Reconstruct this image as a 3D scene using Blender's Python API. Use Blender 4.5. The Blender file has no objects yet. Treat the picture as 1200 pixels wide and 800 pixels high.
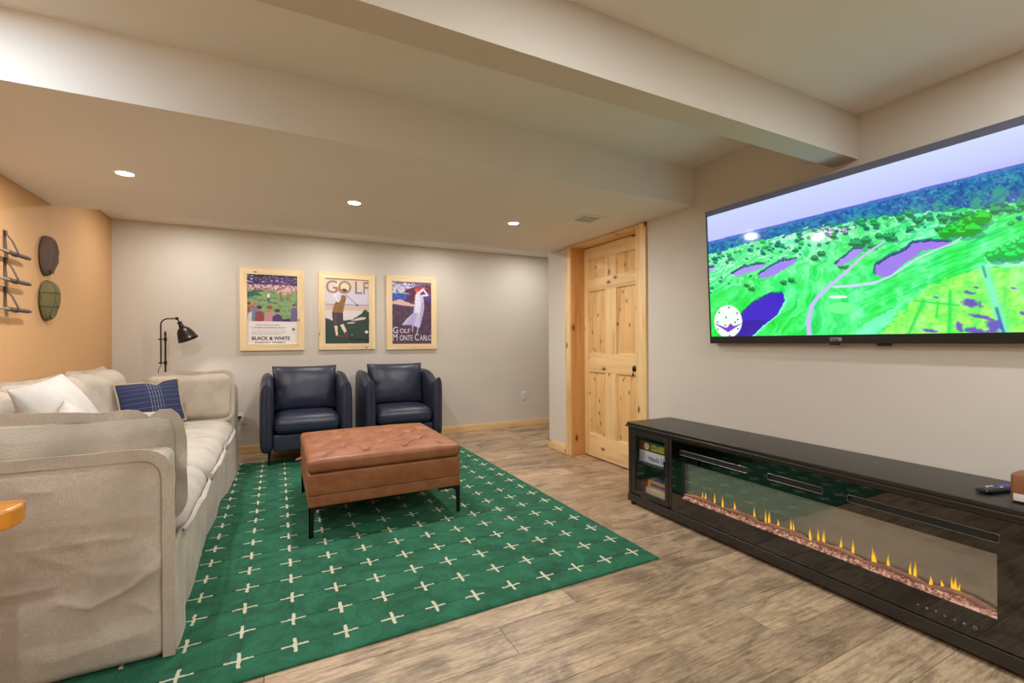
import bpy, bmesh, math, random
import numpy as np
from mathutils import Matrix, Vector

# ------------------------------------------------------------------ camera, world, light level
scene = bpy.context.scene
COL = scene.collection
F_PX, YAW, CY, EYE, ROLL = 538.81, 0.4719, 399.75, 1.155, -0.0057   # photograph taken as 1200x800

cam_data = bpy.data.cameras.new('camera')
cam_data.sensor_width = 36.0
cam_data.lens = F_PX / 1200.0 * 36.0
cam_data.clip_start = 0.02
camera = bpy.data.objects.new('camera', cam_data)
camera.matrix_world = (Matrix.Translation((0, 0, EYE)) @ Matrix.Rotation(-YAW, 4, 'Z')
                       @ Matrix.Rotation(math.pi / 2, 4, 'X') @ Matrix.Rotation(ROLL, 4, 'Z'))
COL.objects.link(camera)
scene.camera = camera

world = bpy.data.worlds.new('world')
scene.world = world
world.use_nodes = True
world.node_tree.nodes['Background'].inputs[0].default_value = (0.05, 0.05, 0.055, 1)
world.node_tree.nodes['Background'].inputs[1].default_value = 1.0

vs = scene.view_settings
vs.view_transform = 'Standard'
vs.look = 'None'
vs.exposure = 0.0
vs.gamma = 1.0
vs.use_curve_mapping = False
scene.cycles.use_denoising = True
scene.cycles.max_bounces = 10
scene.cycles.diffuse_bounces = 6
scene.cycles.sample_clamp_indirect = 6.0

# lamp levels (watts of each recessed downlight) and colours
W_SOFFIT, W_NOOK, W_BAY, W_FRONT, W_DESK = 15.5, 8.3, 12.5, 16.0, 0.8
WARM = (1.0, 0.985, 0.97)        # the camera's white balance is set for these lamps
NEUTRAL = (0.86, 0.94, 0.98)
COOL = (0.70, 0.86, 1.0)

# room planes in metres, camera above the origin, +Y towards the poster wall, +X towards the television wall
XL, XR, YB, YREAR = -1.379, 2.645, 5.54, -3.2
YS0, YS1, ZS = 2.323, 4.2635, 2.113        # soffit front, back, underside
YBM0, YBM1, ZBM = 1.2845, 1.4087, 2.0731   # beam front, back, underside
ZC_FRONT, ZC_BAY, ZC_NOOK = 2.3006, 2.3794, 2.3275
YCORNER, XFAR = 4.295, 4.6                 # end of the television wall, end of the passage beyond it

rng = random.Random(7)
nrng = np.random.default_rng(11)

# ------------------------------------------------------------------ pixels to directions
def ray(u, v):
    x, y = u - 600, v - CY
    c, s = math.cos(ROLL), math.sin(ROLL)
    x, y = x * c + y * s, -x * s + y * c
    x /= F_PX; y /= F_PX
    s, c = math.sin(YAW), math.cos(YAW)
    return np.array([s + x * c, c - x * s, -y])

def hit(u, v, axis, val):
    d = ray(u, v); o = np.array([0, 0, EYE])
    return o + d * (val - o[axis]) / d[axis]

def project(P):
    X, Y, Z = P[:, 0], P[:, 1], P[:, 2]
    s, c = math.sin(YAW), math.cos(YAW)
    dep = X * s + Y * c
    x = F_PX * (X * c - Y * s) / dep
    y = -F_PX * (Z - EYE) / dep
    C, S = math.cos(ROLL), math.sin(ROLL)
    return 600 + x * C - y * S, CY + x * S + y * C

# ------------------------------------------------------------------ numeric helpers
_perm = nrng.permutation(256)
_perm = np.concatenate([_perm, _perm, _perm])
_vals = nrng.random(256) * 2 - 1

def vnoise(x, y, z=0.0):
    x, y, z = np.broadcast_arrays(np.asarray(x, float), np.asarray(y, float), np.asarray(z, float))
    xi, yi, zi = np.floor(x).astype(int), np.floor(y).astype(int), np.floor(z).astype(int)
    xf, yf, zf = x - xi, y - yi, z - zi
    sx, sy, sz = [t * t * (3 - 2 * t) for t in (xf, yf, zf)]
    def h(a, b, c):
        return _vals[_perm[_perm[_perm[(xi + a) & 255] + ((yi + b) & 255)] + ((zi + c) & 255)] & 255]
    def l(a, b, t): return a + (b - a) * t
    r0 = l(l(h(0,0,0), h(1,0,0), sx), l(h(0,1,0), h(1,1,0), sx), sy)
    r1 = l(l(h(0,0,1), h(1,0,1), sx), l(h(0,1,1), h(1,1,1), sx), sy)
    return l(r0, r1, sz)

def fbm(x, y, z=0.0, octaves=4):
    s, a, t = 0.0, 1.0, 0.0
    for k in range(octaves):
        s = s + a * vnoise(np.asarray(x) * 2 ** k + 17 * k, np.asarray(y) * 2 ** k + 5 * k, np.asarray(z) * 2 ** k)
        t += a; a *= 0.5
    return s / t

def lin(c):
    c = np.asarray(c, float) / 255.0
    return np.where(c <= 0.04045, c / 12.92, ((c + 0.055) / 1.055) ** 2.4)

def rgba(c):
    r = lin(c)
    return (float(r[0]), float(r[1]), float(r[2]), 1.0)

def seg_dist(x, y, p, q):
    px, py = p; qx, qy = q
    dx, dy = qx - px, qy - py
    t = np.clip(((x - px) * dx + (y - py) * dy) / (dx * dx + dy * dy + 1e-12), 0, 1)
    return np.hypot(x - px - t * dx, y - py - t * dy)

def line_dist(x, y, pts):
    d = seg_dist(x, y, pts[0], pts[1])
    for a, b in zip(pts[1:-1], pts[2:]):
        d = np.minimum(d, seg_dist(x, y, a, b))
    return d

def in_poly(x, y, pts):
    r = np.zeros(np.shape(x), bool)
    n = len(pts)
    for i in range(n):
        (x0, y0), (x1, y1) = pts[i], pts[(i + 1) % n]
        if y0 == y1: continue
        c = ((y0 > y) != (y1 > y)) & (x < (x1 - x0) * (y - y0) / (y1 - y0) + x0)
        r ^= c
    return r

# ------------------------------------------------------------------ mesh collector: everything in world metres
class MB:
    def __init__(self):
        self.v, self.f, self.n = [], [], 0
    def add(self, verts, faces):
        verts = np.asarray(verts, float).reshape(-1, 3)
        self.v.append(verts)
        o = self.n
        self.f.extend([tuple(i + o for i in f) for f in faces])
        self.n += len(verts)
        return self
    def box(self, x0, x1, y0, y1, z0, z1, bevel=0.0, seg=2):
        if bevel > 0:
            c = ((x0 + x1) / 2, (y0 + y1) / 2, (z0 + z1) / 2)
            h = (abs(x1 - x0) / 2, abs(y1 - y0) / 2, abs(z1 - z0) / 2)
            V, Fc = rounded_box(h, min(bevel, min(h) * 0.98), (1, 1, 1), seg)
            return self.add(V + np.array(c), Fc)
        x0, x1 = sorted((x0, x1)); y0, y1 = sorted((y0, y1)); z0, z1 = sorted((z0, z1))
        V = [(x, y, z) for x in (x0, x1) for y in (y0, y1) for z in (z0, z1)]
        return self.add(V, [(0,1,3,2), (4,6,7,5), (0,4,5,1), (2,3,7,6), (0,2,6,4), (1,5,7,3)])
    def prism(self, pts, axis, a0, a1):
        """outline pts (two remaining axes in order) pushed along an axis from a0 to a1"""
        n = len(pts)
        def mk(p, a):
            q = list(p); q.insert(axis, a); return q
        V = [mk(p, a0) for p in pts] + [mk(p, a1) for p in pts]
        Fc = [tuple(range(n - 1, -1, -1)), tuple(range(n, 2 * n))]
        for i in range(n):
            j = (i + 1) % n
            Fc.append((i, j, n + j, n + i))
        return self.add(V, Fc)
    def tube(self, path, r, seg=10, closed=False, cap=True):
        P = np.asarray(path, float); n = len(P)
        R = np.full(n, r) if np.isscalar(r) else np.asarray(r, float)
        V = []; up = None
        for i in range(n):
            if closed: t = P[(i + 1) % n] - P[i - 1]
            else: t = P[min(i + 1, n - 1)] - P[max(i - 1, 0)]
            t = t / (np.linalg.norm(t) + 1e-12)
            if up is None:
                a = np.array([0, 0, 1.0]) if abs(t[2]) < 0.9 else np.array([1.0, 0, 0])
                up = np.cross(t, a); up /= np.linalg.norm(up)
            up = up - t * np.dot(up, t); up /= np.linalg.norm(up) + 1e-12
            w = np.cross(t, up)
            for k in range(seg):
                an = 2 * math.pi * k / seg
                V.append(P[i] + R[i] * (math.cos(an) * up + math.sin(an) * w))
        Fc = []
        for i in range(n if closed else n - 1):
            i2 = (i + 1) % n
            for k in range(seg):
                k2 = (k + 1) % seg
                Fc.append((i * seg + k, i * seg + k2, i2 * seg + k2, i2 * seg + k))
        if cap and not closed:
            Fc.append(tuple(range(seg - 1, -1, -1)))
            Fc.append(tuple((n - 1) * seg + k for k in range(seg)))
        return self.add(V, Fc)
    def lathe(self, prof, origin, axis=(0, 0, 1), seg=24, cap=(True, True)):
        """prof: (radius, height) pairs along axis from origin"""
        ax = np.asarray(axis, float); ax /= np.linalg.norm(ax)
        a = np.array([0, 0, 1.0]) if abs(ax[2]) < 0.9 else np.array([1.0, 0, 0])
        u = np.cross(ax, a); u /= np.linalg.norm(u); w = np.cross(ax, u)
        o = np.asarray(origin, float); V = []
        for r, h in prof:
            for k in range(seg):
                an = 2 * math.pi * k / seg
                V.append(o + ax * h + r * (math.cos(an) * u + math.sin(an) * w))
        Fc = []
        for i in range(len(prof) - 1):
            for k in range(seg):
                k2 = (k + 1) % seg
                Fc.append((i * seg + k, i * seg + k2, (i + 1) * seg + k2, (i + 1) * seg + k))
        if cap[0]: Fc.append(tuple(range(seg - 1, -1, -1)))
        if cap[1]: Fc.append(tuple((len(prof) - 1) * seg + k for k in range(seg)))
        return self.add(V, Fc)
    def sheet(self, G, closed_u=False):
        """G: array (nu, nv, 3)"""
        nu, nv = G.shape[:2]
        Fc = []
        for i in range(nu if closed_u else nu - 1):
            i2 = (i + 1) % nu
            for j in range(nv - 1):
                Fc.append((i * nv + j, i2 * nv + j, i2 * nv + j + 1, i * nv + j + 1))
        return self.add(G.reshape(-1, 3), Fc)
    def ribbon(self, inner, outer, normal, t=0.004):
        """a flat hem between two loops of points (open), t thick along normal"""
        I, O = np.asarray(inner, float), np.asarray(outer, float)
        N = np.asarray(normal, float); N = N / np.linalg.norm(N) * t / 2
        n = len(I)
        G = np.stack([I + N, O + N, O - N, I - N], axis=1)
        Fc = []
        for i in range(n - 1):
            for k in range(4):
                k2 = (k + 1) % 4
                Fc.append((i * 4 + k, i * 4 + k2, (i + 1) * 4 + k2, (i + 1) * 4 + k))
        Fc.append((0, 3, 2, 1)); Fc.append(tuple((n - 1) * 4 + k for k in range(4)))
        return self.add(G.reshape(-1, 3), Fc)
    def build(self, name, material, parent=None, smooth=40, at=None):
        V = np.concatenate(self.v) if self.v else np.zeros((0, 3))
        if parent is not None:
            V = V - np.array(origin_of(parent))
        loc = (0, 0, 0)
        if at is not None:
            loc = at; V = V - np.array(at)
        me = bpy.data.meshes.new(name)
        me.from_pydata(V.tolist(), [], self.f)
        bm = bmesh.new(); bm.from_mesh(me)
        loose = [v for v in bm.verts if not v.link_faces]
        if loose: bmesh.ops.delete(bm, geom=loose, context='VERTS')
        bmesh.ops.recalc_face_normals(bm, faces=bm.faces)
        bm.to_mesh(me); bm.free()
        if smooth:
            me.shade_smooth()
            me.set_sharp_from_angle(angle=math.radians(smooth))
        me.materials.append(material)
        o = bpy.data.objects.new(name, me)
        COL.objects.link(o)
        if parent is not None: o.parent = parent
        o.location = loc
        ORIGIN[o.name] = (np.array(origin_of(parent)) if parent is not None else np.zeros(3)) + np.array(loc)
        return o

ORIGIN = {}
def origin_of(o): return ORIGIN[o.name]

def rounded_box(h, r, m, seg=4):
    """half sizes h, edge radius r, m flat divisions per axis, seg divisions of the 45 degree corner"""
    h = np.asarray(h, float)
    nodes = []
    for k in range(3):
        f = h[k] - r
        flat = np.linspace(-f, f, m[k] + 1)
        th = np.linspace(0, math.pi / 4, seg + 1)[1:]
        hi = f + r * np.tan(th)
        nodes.append(np.concatenate([-hi[::-1], flat, hi]))
    idx, V, Fc = {}, [], []
    def vid(i, j, k):
        key = (i, j, k)
        if key not in idx:
            idx[key] = len(V); V.append((nodes[0][i], nodes[1][j], nodes[2][k]))
        return idx[key]
    n = [len(a) - 1 for a in nodes]
    for ax in range(3):
        b, c = [(1, 2), (0, 2), (0, 1)][ax]
        for side in (0, n[ax]):
            for i in range(n[b]):
                for j in range(n[c]):
                    q = []
                    for (di, dj) in ((0, 0), (1, 0), (1, 1), (0, 1)):
                        t = [0, 0, 0]; t[ax] = side; t[b] = i + di; t[c] = j + dj
                        q.append(vid(*t))
                    Fc.append(tuple(q))
    P = np.array(V)
    inner = np.clip(P, -(h - r), h - r)
    d = P - inner
    d /= np.linalg.norm(d, axis=1, keepdims=True) + 1e-12
    return inner + d * r, Fc

def pillow(w, h, t, n=28, pinch=0.06, ex=0.55, wrinkle=0.004, seed=0.0, k=2.0):
    """soft cushion in local axes: width x, height z, thickness y, pointed corners"""
    a = np.sin(np.linspace(-1, 1, n) * math.pi / 2)
    A, B = np.meshgrid(a, a, indexing='ij')
    X = w / 2 * A * (1 - pinch * (1 - B ** 2) * np.abs(A) ** 3)
    Z = h / 2 * B * (1 - pinch * (1 - A ** 2) * np.abs(B) ** 3)
    T = t / 2 * (np.clip((1 - np.abs(A) ** k) * (1 - np.abs(B) ** k), 0, 1)) ** ex
    wr = fbm(X * 9 + seed, Z * 9, seed, 3) * wrinkle * (T > 1e-6)
    front = np.stack([X, -T + wr, Z], -1); back = np.stack([X, T + wr, Z], -1)
    V = np.concatenate([front.reshape(-1, 3), back.reshape(-1, 3)])
    Fc = []
    for s in (0, 1):
        for i in range(n - 1):
            for j in range(n - 1):
                q = [s * n * n + (i + x) * n + j + y for x, y in ((0, 0), (1, 0), (1, 1), (0, 1))]
                Fc.append(tuple(q if s == 0 else q[::-1]))
    # weld the rim: back sheet border uses the front vertices
    m = {}
    for i in range(n):
        for j in range(n):
            if i in (0, n - 1) or j in (0, n - 1): m[n * n + i * n + j] = i * n + j
    Fc = [tuple(m.get(q, q) for q in f) for f in Fc]
    return V, Fc

def xf(V, M):
    V = np.asarray(V); M = np.array(M)
    return V @ M[:3, :3].T + M[:3, 3]

def pose(loc, rx=0, ry=0, rz=0):
    return Matrix.Translation(loc) @ Matrix.Rotation(rz, 4, 'Z') @ Matrix.Rotation(ry, 4, 'Y') @ Matrix.Rotation(rx, 4, 'X')

def thing(name, label, cat, loc, group=None):
    o = bpy.data.objects.new(name, None)
    o.empty_display_size = 0.05
    COL.objects.link(o)
    o.location = loc
    ORIGIN[o.name] = np.array(loc, float)
    o['label'] = label; o['category'] = cat
    if group: o['group'] = group
    return o

def tag(o, label, cat, group=None):
    o['label'] = label; o['category'] = cat
    if group: o['group'] = group
    return o

def structure(o, label=None):
    o['kind'] = 'structure'
    if label: o['label'] = label
    return o

def text_mesh(name, body, size, M, material, parent, extrude=0.0006, bold=0.0, squash=1.0, align='LEFT', spacing=1.0):
    """lettering from the built-in font, local x along the line and y up, placed by the matrix M"""
    cu = bpy.data.curves.new(name, 'FONT')
    cu.body = body; cu.size = size; cu.extrude = extrude; cu.offset = bold
    cu.align_x = align; cu.space_character = spacing; cu.resolution_u = 3
    tmp = bpy.data.objects.new('tmp_text', cu)
    COL.objects.link(tmp)
    bpy.context.view_layer.update()
    dg = bpy.context.evaluated_depsgraph_get()
    me = bpy.data.meshes.new_from_object(tmp.evaluated_get(dg))
    bpy.data.objects.remove(tmp); bpy.data.curves.remove(cu)
    me.name = name
    off = Matrix.Translation(-Vector(origin_of(parent)))
    me.transform(off @ M @ Matrix.Diagonal((squash, 1, 1, 1)))
    me.materials.clear(); me.materials.append(material)
    o = bpy.data.objects.new(name, me)
    COL.objects.link(o); o.parent = parent
    ORIGIN[o.name] = np.array(origin_of(parent))
    return o

def painted(name, G, colours, material, parent):
    """a flat print: a grid of points G (nu,nv,3) whose point colours (0-255) are the printed ink"""
    nu, nv = G.shape[:2]
    me = bpy.data.meshes.new(name)
    idx = np.arange(nu * nv).reshape(nu, nv)
    quads = np.stack([idx[:-1, :-1], idx[1:, :-1], idx[1:, 1:], idx[:-1, 1:]], -1).reshape(-1, 4)
    V = G.reshape(-1, 3) - np.array(origin_of(parent))
    me.vertices.add(len(V)); me.vertices.foreach_set('co', V.astype(np.float32).ravel())
    me.loops.add(quads.size); me.loops.foreach_set('vertex_index', quads.ravel().astype(np.int32))
    me.polygons.add(len(quads))
    me.polygons.foreach_set('loop_start', np.arange(0, quads.size, 4, dtype=np.int32))
    me.polygons.foreach_set('loop_total', np.full(len(quads), 4, dtype=np.int32))
    me.update(); me.validate()
    at = me.color_attributes.new('ink', 'FLOAT_COLOR', 'POINT')
    c = np.ones((nu * nv, 4), np.float32)
    c[:, :3] = lin(np.clip(colours.reshape(-1, 3), 0, 255))
    at.data.foreach_set('color', c.ravel())
    me.materials.append(material)
    o = bpy.data.objects.new(name, me)
    COL.objects.link(o); o.parent = parent
    ORIGIN[o.name] = np.array(origin_of(parent))
    return o

# ------------------------------------------------------------------ materials
class NT:
    def __init__(self, name):
        self.m = bpy.data.materials.new(name); self.m.use_nodes = True
        self.t = self.m.node_tree
        self.b = self.t.nodes['Principled BSDF']
    def n(self, kind, **kw):
        nd = self.t.nodes.new(kind)
        for k, v in kw.items():
            if k.startswith('i_'): nd.inputs[k[2:].replace('_', ' ')].default_value = v
            else: setattr(nd, k, v)
        return nd
    def l(self, a, b): self.t.links.new(a, b)
    def coords(self, scale=(1, 1, 1), offset_by_object=False):
        tc = self.n('ShaderNodeTexCoord'); mp = self.n('ShaderNodeMapping')
        mp.inputs['Scale'].default_value = scale
        if offset_by_object:
            oi = self.n('ShaderNodeObjectInfo')
            mu = self.n('ShaderNodeVectorMath', operation='MULTIPLY')
            cb = self.n('ShaderNodeCombineXYZ')
            for i in range(3): self.l(oi.outputs['Random'], cb.inputs[i])
            self.l(cb.outputs[0], mu.inputs[0]); mu.inputs[1].default_value = (37.0, 53.0, 19.0)
            ad = self.n('ShaderNodeVectorMath', operation='ADD')
            self.l(tc.outputs['Object'], ad.inputs[0]); self.l(mu.outputs[0], ad.inputs[1])
            self.l(ad.outputs[0], mp.inputs['Vector'])
        else:
            self.l(tc.outputs['Object'], mp.inputs['Vector'])
        return mp.outputs['Vector']
    def noise(self, vec, scale, detail=4, rough=0.5, dist=0.0):
        nd = self.n('ShaderNodeTexNoise'); self.l(vec, nd.inputs['Vector'])
        nd.inputs['Scale'].default_value = scale; nd.inputs['Detail'].default_value = detail
        nd.inputs['Roughness'].default_value = rough; nd.inputs['Distortion'].default_value = dist
        return nd.outputs['Fac']
    def ramp(self, fac, stops):
        r = self.n('ShaderNodeValToRGB'); self.l(fac, r.inputs[0])
        e = r.color_ramp.elements
        while len(e) < len(stops): e.new(0.5)
        for k, (p, c) in enumerate(stops):
            e[k].position = p; e[k].color = rgba(c) if len(c) == 3 else c
        return r.outputs[0]
    def mix(self, fac, a, b, mode='MIX'):
        m = self.n('ShaderNodeMix', data_type='RGBA', blend_type=mode)
        for s, v in ((m.inputs[0], fac), (m.inputs[6], a), (m.inputs[7], b)):
            if hasattr(v, 'is_output') or hasattr(v, 'node'): self.l(v, s)
            elif isinstance(v, (int, float)): s.default_value = v
            else: s.default_value = rgba(v)
        return m.outputs[2]
    def bump(self, fac, strength, distance=0.002, chain=None):
        b = self.n('ShaderNodeBump'); self.l(fac, b.inputs['Height'])
        b.inputs['Strength'].default_value = strength; b.inputs['Distance'].default_value = distance
        if chain is not None: self.l(chain, b.inputs['Normal'])
        return b.outputs[0]
    def set(self, colour=None, rough=None, metal=None, normal=None, **kw):
        b = self.b
        for key, v in (('Base Color', colour), ('Roughness', rough), ('Metallic', metal), ('Normal', normal)):
            if v is None: continue
            if hasattr(v, 'node'): self.l(v, b.inputs[key])
            elif key == 'Base Color': b.inputs[key].default_value = rgba(v)
            else: b.inputs[key].default_value = v
        for k, v in kw.items():
            b.inputs[k.replace('_', ' ')].default_value = v
        return self.m

def paint_mat(name, c, rough=0.75, bump=0.12, scale=260):
    t = NT(name); v = t.coords()
    f = t.noise(v, scale, 3); g = t.noise(v, 2.0, 2)
    c2 = [x * 0.965 for x in c]
    return t.set(t.mix(g, c, c2), rough, normal=t.bump(f, bump, 0.0012))

def plain(name, c, rough=0.5, metal=0.0, **kw):
    t = NT(name); v = t.coords()
    g = t.noise(v, 40, 3)
    return t.set(t.mix(g, c, [x * 0.9 for x in c]), rough, metal, **kw)

def pine(name, axis=2, light=(228, 192, 138), dark=(196, 148, 88), knots=0.5, rough=0.42, cell=5.0):
    """knotty pine, grain along an axis"""
    t = NT(name)
    s = [14.0, 14.0, 14.0]; s[axis] = 0.9
    v = t.coords(tuple(s), True)
    # knots bend the grain
    kv = t.coords((1, 1, 1), True)
    sx = t.n('ShaderNodeSeparateXYZ'); t.l(kv, sx.inputs[0])
    oth = [k for k in range(3) if k != axis]
    su = t.n('ShaderNodeMath', operation='ADD'); t.l(sx.outputs[oth[0]], su.inputs[0]); t.l(sx.outputs[oth[1]], su.inputs[1])
    cb2 = t.n('ShaderNodeCombineXYZ'); t.l(su.outputs[0], cb2.inputs[0]); t.l(sx.outputs[axis], cb2.inputs[1])
    mp2 = t.n('ShaderNodeMapping'); t.l(cb2.outputs[0], mp2.inputs['Vector']); mp2.inputs['Scale'].default_value = (cell, cell * .5, 1)
    vo = t.n('ShaderNodeTexVoronoi', voronoi_dimensions='2D'); t.l(mp2.outputs[0], vo.inputs['Vector']); vo.inputs['Scale'].default_value = 1.0
    vo.inputs['Randomness'].default_value = 1.0
    grain = t.noise(v, 1.0, 6, 0.62, 0.8)
    col = t.ramp(grain, [(0.28, dark), (0.46, light), (0.62, [min(255, x * 1.05) for x in light]), (0.8, [a * 0.6 + b * 0.4 for a, b in zip(light, dark)])])
    halo = t.ramp(vo.outputs['Distance'], [(0.0, (1, 1, 1, 1)), (0.20 * knots + 0.02, (0, 0, 0, 1))])
    core = t.ramp(vo.outputs['Distance'], [(0.05 * knots, (1, 1, 1, 1)), (0.13 * knots + 0.01, (0, 0, 0, 1))])
    col = t.mix(halo, col, (186, 126, 66))
    col = t.mix(core, col, (104, 56, 26))
    return t.set(col, rough, normal=t.bump(grain, 0.08, 0.001))

def fabric(name, c, c2, rough=0.9, weave=420, bump=0.5, sheen=0.12):
    t = NT(name)
    va = t.coords((1, 1, 0.12)); vb = t.coords((0.12, 0.12, 1))
    a = t.noise(va, weave, 2); b = t.noise(vb, weave, 2); big = t.noise(t.coords(), 6, 3)
    f = t.mix(0.5, a, b)
    col = t.mix(t.ramp(f, [(0.35, (0, 0, 0, 1)), (0.65, (1, 1, 1, 1))]), c, c2)
    col = t.mix(t.ramp(big, [(0.3, (0, 0, 0, 1)), (0.7, (1, 1, 1, 1))]), col, [x * 0.93 for x in c2])
    m = t.set(col, rough, normal=t.bump(f, bump, 0.0015))
    t.b.inputs['Sheen Weight'].default_value = sheen
    return m

def leather(name, c, c2, rough=0.4, scale=220, patch=7, bump=0.15):
    t = NT(name); v = t.coords()
    vo = t.n('ShaderNodeTexVoronoi'); t.l(v, vo.inputs['Vector']); vo.inputs['Scale'].default_value = scale
    g = t.noise(v, patch, 5, 0.6, 0.6)
    col = t.mix(t.ramp(g, [(0.35, (0, 0, 0, 1)), (0.7, (1, 1, 1, 1))]), c, c2)
    return t.set(col, rough, normal=t.bump(vo.outputs['Distance'], bump, 0.0008))

def ink_mat(name, rough=0.45, emit=0.0):
    t = NT(name)
    a = t.n('ShaderNodeAttribute'); a.attribute_name = 'ink'
    if emit:
        t.b.inputs['Base Color'].default_value = (0.005, 0.005, 0.006, 1)
        t.l(a.outputs['Color'], t.b.inputs['Emission Color'])
        t.b.inputs['Emission Strength'].default_value = emit
    else:
        t.l(a.outputs['Color'], t.b.inputs['Base Color'])
    t.b.inputs['Roughness'].default_value = rough
    return t.m

def glow(name, c, strength, diffuse=None):
    t = NT(name)
    t.b.inputs['Base Color'].default_value = rgba(diffuse or c)
    t.b.inputs['Emission Color'].default_value = rgba(c)
    t.b.inputs['Emission Strength'].default_value = strength
    t.b.inputs['Roughness'].default_value = 0.5
    return t.m

def pane_mat(name, tint=(255, 255, 255), ior=1.5):
    """thin clear glass sheet: clear through, glossy by its fresnel"""
    t = NT(name)
    t.t.nodes.remove(t.b)
    out = t.t.nodes['Material Output']
    tr = t.n('ShaderNodeBsdfTransparent'); tr.inputs[0].default_value = rgba(tint)
    gl = t.n('ShaderNodeBsdfGlossy'); gl.inputs['Roughness'].default_value = 0.02
    fr = t.n('ShaderNodeFresnel'); fr.inputs[0].default_value = ior
    ge = t.n('ShaderNodeNewGeometry'); inv = t.n('ShaderNodeMath', operation='SUBTRACT'); inv.inputs[0].default_value = 1.0
    t.l(ge.outputs['Backfacing'], inv.inputs[1])      # the sheet's far side passes light straight on
    mu = t.n('ShaderNodeMath', operation='MULTIPLY'); t.l(fr.outputs[0], mu.inputs[0]); t.l(inv.outputs[0], mu.inputs[1])
    mx = t.n('ShaderNodeMixShader')
    t.l(mu.outputs[0], mx.inputs[0]); t.l(tr.outputs[0], mx.inputs[1]); t.l(gl.outputs[0], mx.inputs[2])
    t.l(mx.outputs[0], out.inputs[0])
    return t.m

M_WALL = paint_mat('wall_paint_cream', (212, 203, 190))
M_CEIL = paint_mat('ceiling_paint', (234, 228, 220), 0.85)
M_TAN = paint_mat('wall_paint_tan', (206, 160, 110))
M_PINE_V = pine('pine_upright', 2, cell=4.0, knots=.42)
M_PINE_X = pine('pine_along_x', 0, cell=3.5)
M_PINE_Y = pine('pine_along_y', 1, cell=4.0, knots=.42)
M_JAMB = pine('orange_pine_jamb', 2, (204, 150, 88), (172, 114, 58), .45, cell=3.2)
M_PANEL = pine('pine_panel_knotty', 2, (222, 180, 120), (188, 134, 76), 0.62, cell=9.0)
M_FRAME_V = pine('pale_pine_upright', 2, (234, 208, 164), (216, 184, 136), 0.22)
M_FRAME_X = pine('pale_pine_across', 0, (234, 208, 164), (216, 184, 136), 0.22)
M_HONEY = pine('honey_wood', 0, (214, 138, 44), (170, 92, 20), 0.3, 0.25)
M_LINEN = fabric('linen_slipcover', (210, 197, 180), (182, 167, 149))
M_LINEN_W = fabric('white_linen', (204, 195, 183), (184, 174, 161))
M_NAVY_L = leather('navy_leather', (38, 42, 60), (48, 51, 68), 0.38)
M_NAVY_P = leather('navy_piping', (26, 27, 40), (32, 33, 46), 0.5)
M_COGNAC = leather('cognac_leather', (136, 76, 40), (158, 100, 62), 0.44, 300, 9)
M_BLACK = plain('black_steel', (20, 20, 21), 0.45, 0.4)
M_BLACKWOOD = None
M_PLASTIC = plain('black_plastic', (22, 22, 24), 0.35)
M_WHITE_P = plain('white_plastic', (226, 222, 214), 0.4)
M_BRONZE = plain('dark_bronze', (58, 48, 42), 0.38, 0.75)
M_BLACKGLASS = NT('black_glass').set((5, 5, 6), 0.03, IOR=1.85)
M_PANE = pane_mat('clear_pane', ior=1.75)
M_INK = ink_mat('printed_ink', 0.42)
M_SCREEN = ink_mat('lit_screen', 0.07, 1.18)

def _blackwood():
    t = NT('black_stained_wood')
    g = t.noise(t.coords((30, 1.6, 30)), 1.0, 6, 0.6, 0.4)
    col = t.ramp(g, [(0.3, (22, 19, 17)), (0.7, (42, 37, 34))])
    return t.set(col, 0.36, normal=t.bump(g, 0.10, 0.0008), IOR=1.6)
M_BLACKWOOD = _blackwood()

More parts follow.
